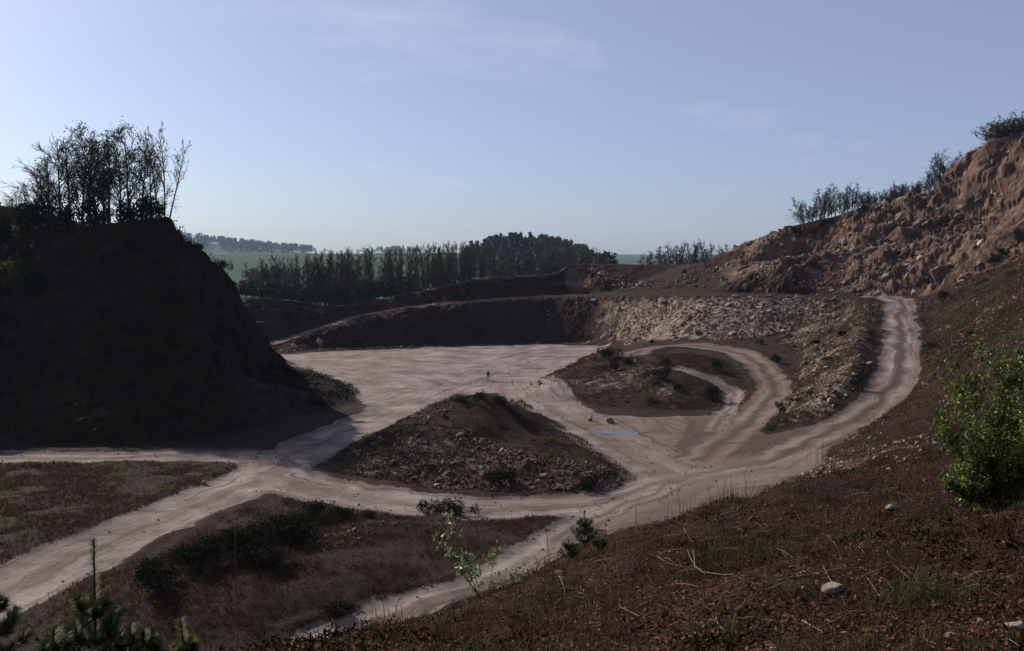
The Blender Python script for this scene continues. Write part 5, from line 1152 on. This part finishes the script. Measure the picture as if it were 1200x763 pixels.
# ------------------------------------------------------------------ leafy sapling and bush
def leafy(p, stems, label, name, seed, leafsize, per, mats, cat_='bush', twigs=6, r=.008, tip_only=False, aspect=1.5, z0=-.03):
    rg = np.random.default_rng(seed); t = thing(name, p, label, cat_, None)
    if z0 > 0: V, Q = tubes([[0, 0, -.05, .01, 0, z0 * .6, r * 2.2, r * 1.8], [.01, 0, z0 * .6, 0, 0, z0 + .04, r * 1.8, r * 1.9]], 7); link('trunk', mesh_np('trunk', V, Q, True), M_BARK_PALE, t)
    for tx, ty, tz_ in stems:
        v = np.array([tx, ty, tz_]); L = np.linalg.norm(v); s, nd = branch_line([rg.normal(0, .02), rg.normal(0, .02), z0], v / L + [0, 0, -.12], L, r, r * .3, 8, rg, .07, .035)
        V, Q = tubes(s, 6); so = link('stem', mesh_np('stem', V, Q, True), mats[0], t); g = Geo(); tw = []; tips = []
        for i in range(twigs):
            k = rg.integers(2, 9); s2, b2 = branch_line(nd[k][0], side_dir(nd[k][1], rg.uniform(.5, 1.0), rg), L * rg.uniform(.12, .34), r * .35, r * .15, 4, rg, .1, .08); tw += s2; tips += [x[0] for x in (b2[2:] if tip_only else b2[1:])]
        tips += [x[0] for x in nd[(6 if tip_only else 3):]]; tips = np.array(tips); P_ = tips[rg.integers(0, len(tips), per)] + rg.normal(0, leafsize * .55, (per, 3))
        V, Q = tubes(tw, 4); tag(link('twigs', mesh_np('twigs', V, Q), mats[0], so), kind='stuff'); V, T_, a = leaves(P_, leafsize, rg, -.25, aspect, .12); g.add(V, T_, a); tag(link('foliage', g.mesh('foliage'), mats[1], so), kind='stuff')
    return t
b = at(566, 694)
k = b[1] / F
leafy(b, [((524 - 566) * k, .05, (694 - 612) * k), ((540 - 566) * k, -.1, (694 - 640) * k), ((532 - 566) * k, .1, (694 - 660) * k), ((580 - 566) * k, .1, (694 - 638) * k), ((608 - 566) * k, -.05, (694 - 645) * k), ((555 - 566) * k, .1, (694 - 655) * k)], 'young broadleaf sapling with pale green leaves in front of the narrow path', 'leafy_sapling', 21, .066, 60, (M_BARK_RED, M_LEAF_GREY), 'sapling', 4, .006, True, 1.9)
b = at(1168, 611); k = b[1] / F
st = [((1168 + dx_ - 1168) * k, dy_, (611 - ty) * k) for dx_, dy_, ty in [(-66, .1, 505), (-46, -.1, 468), (-18, .2, 448), (10, .0, 440), (40, .1, 446), (70, -.1, 470), (-62, -.2, 548), (-30, -.25, 515), (20, -.25, 500), (60, -.2, 530), (-42, .3, 480), (30, .35, 458), (-58, .0, 575), (90, .1, 500), (-10, -.3, 545), (40, -.3, 560), (-35, -.15, 570)]]
leafy(b, st, 'large leafy green bush with a bare trunk foot at the right edge', 'leafy_bush', 22, .036, 1050, (M_BARK_RED, M_LEAF_BRIGHT), 'bush', 30, .008, False, 1.45, .09)
b = at(1150, 448, 33.0)
leafy(b, [(-.3, 0, 1.5), (.1, .1, 2.0), (.4, 0, 1.2)], 'thin young sapling on the bank crest behind the leafy bush', 'leafy_sapling', 23, .09, 40, (M_BARK_RED, M_LEAF_BRIGHT), 'sapling', 4, .014, False)
b = at(1185, 430, 36.0)
leafy(b, [(-.4, 0, 1.0), (.1, .1, 1.3), (.5, 0, .9)], 'low young sapling right of the thin one on the bank crest', 'leafy_sapling', 24, .09, 40, (M_BARK_RED, M_LEAF_BRIGHT), 'sapling', 4, .012, False)
b = at(1120, 470, 30.0)
leafy(b, [(-.4, 0, .5), (.1, .1, .7), (.5, 0, .6)], 'low green shrub on the bank crest left of the thin sapling', 'leafy_sapling', 25, .07, 50, (M_BARK_RED, M_LEAF_SPRING), 'shrub', 4, .01, False)

# ------------------------------------------------------------------ the person on the quarry floor
def person():
    x, y, _ = PZ(572, 446.5); z = gz(x, y)
    J = {'pelvis': (0, 0, .93, .135, .10), 'waist': (0, 0, 1.06, .13, .095), 'chest': (0, .01, 1.27, .165, .115), 'neckb': (0, .015, 1.43, .085, .075), 'neck': (0, .0, 1.48, .052, .052), 'head0': (0, -.015, 1.56, .078, .09), 'head1': (0, -.01, 1.66, .082, .098), 'crown': (0, 0, 1.735, .045, .05)}
    for s, n in ((-1, 'l'), (1, 'r')):
        J.update({'hip' + n: (s * .095, 0, .87, .095, .095), 'knee' + n: (s * .125, -.02, .49, .062, .065), 'ankle' + n: (s * .14, .01, .09, .043, .046), 'heel' + n: (s * .142, .0, .045, .042, .045), 'toe' + n: (s * .165, -.17, .035, .040, .032),
                  'sh' + n: (s * .185, .01, 1.40, .068, .065), 'elb' + n: (s * .295, .05, 1.13, .048, .05), 'wri' + n: (s * .21, -.06, .93, .036, .036), 'hand' + n: (s * .165, -.10, .87, .038, .028)})
    E = [('pelvis', 'waist'), ('waist', 'chest'), ('chest', 'neckb'), ('neckb', 'neck'), ('neck', 'head0'), ('head0', 'head1'), ('head1', 'crown')]
    for n in 'lr': E += [('pelvis', 'hip' + n), ('hip' + n, 'knee' + n), ('knee' + n, 'ankle' + n), ('ankle' + n, 'heel' + n), ('heel' + n, 'toe' + n), ('neckb', 'sh' + n), ('sh' + n, 'elb' + n), ('elb' + n, 'wri' + n), ('wri' + n, 'hand' + n)]
    ks = list(J); me = bpy.data.meshes.new('skeleton'); me.from_pydata([J[k_][:3] for k_ in ks], [(ks.index(a), ks.index(b_)) for a, b_ in E], [])
    o = bpy.data.objects.new('skeleton', me); COL.objects.link(o); md = o.modifiers.new('skin', 'SKIN'); md.use_smooth_shade = True
    for v, k_ in zip(me.skin_vertices[0].data, ks): v.radius = J[k_][3:5]; v.use_root = (k_ == 'pelvis')
    o.modifiers.new('sub', 'SUBSURF').levels = 2
    dg = bpy.context.evaluated_depsgraph_get(); body = bpy.data.meshes.new_from_object(o.evaluated_get(dg)); bpy.data.objects.remove(o)
    body.name = 'body'; body.materials.clear()
    skin = simple_mat('skin', [(.30, .18, .13), (.38, .24, .18)], 9, .6, 0); jac = simple_mat('dark_jacket', [(.012, .011, .016), (.022, .020, .027)], 9, .85, .2); tro = simple_mat('pale_trousers', [(.26, .24, .20), (.34, .31, .26)], 9, .9, .2); sho = simple_mat('dark_shoes', [(.02, .016, .013), (.04, .03, .025)], 9, .6, 0)
    for m_ in (tro, jac, skin, sho): body.materials.append(m_)
    for p_ in body.polygons:
        c = p_.center; p_.use_smooth = True
        p_.material_index = 3 if c.z < .085 else 2 if c.z > 1.47 else 1 if (c.z > .86) else 0
        if c.z <= .93 and abs(c.x) > .20 and c.z > .7: p_.material_index = 1
    t = thing('person', (x, y, z), 'person in dark jacket and pale trousers standing on the quarry floor, hands in pockets', 'person', None, rad(20)); link('body', body, None, t)
    # hair cap, nose and ears
    bm = bmesh.new(); bmesh.ops.create_icosphere(bm, subdivisions=3, radius=1); bmesh.ops.delete(bm, geom=[v for v in bm.verts if v.co.z < (-.15 if v.co.y > .1 else .38)], context='VERTS')
    for v in bm.verts: v.co = Vector((v.co.x * .09, v.co.y * .107 - .004, v.co.z * .098 + 1.665)) * 1
    hm_ = bpy.data.meshes.new('hair'); bm.to_mesh(hm_); bm.free(); link('hair', hm_, simple_mat('dark_hair', [(.012, .008, .006), (.03, .02, .015)], 30, .6, .3), t)
person()

# ------------------------------------------------------------------ haze
hz = bmesh.new(); bmesh.ops.create_cube(hz, size=1.0)
hme = bpy.data.meshes.new('haze'); hz.to_mesh(hme); hz.free()
zmin = min(float(FZ.min()), float(ZQ.min()), float(ZN.min())) - 1.0; ztop = 135.0
HAZE_D = 0.000075
hm = bpy.data.materials.new('haze_air'); hm.use_nodes = True; hn = hm.node_tree.nodes; hn.clear()
ho = hn.new('ShaderNodeOutputMaterial'); hv = hn.new('ShaderNodeVolumePrincipled'); hv.inputs['Color'].default_value = (.58, .78, 1.0, 1); hv.inputs['Density'].default_value = HAZE_D; hv.inputs['Anisotropy'].default_value = 0
hm.node_tree.links.new(hv.outputs[0], ho.inputs['Volume'])
hzo = link('haze', hme, hm); hzo.scale = (8900, 4660, ztop - zmin); hzo.location = (0, 2230, (ztop + zmin) / 2)
tag(hzo, 'thin blue haze over the far fields', 'haze', kind='stuff')
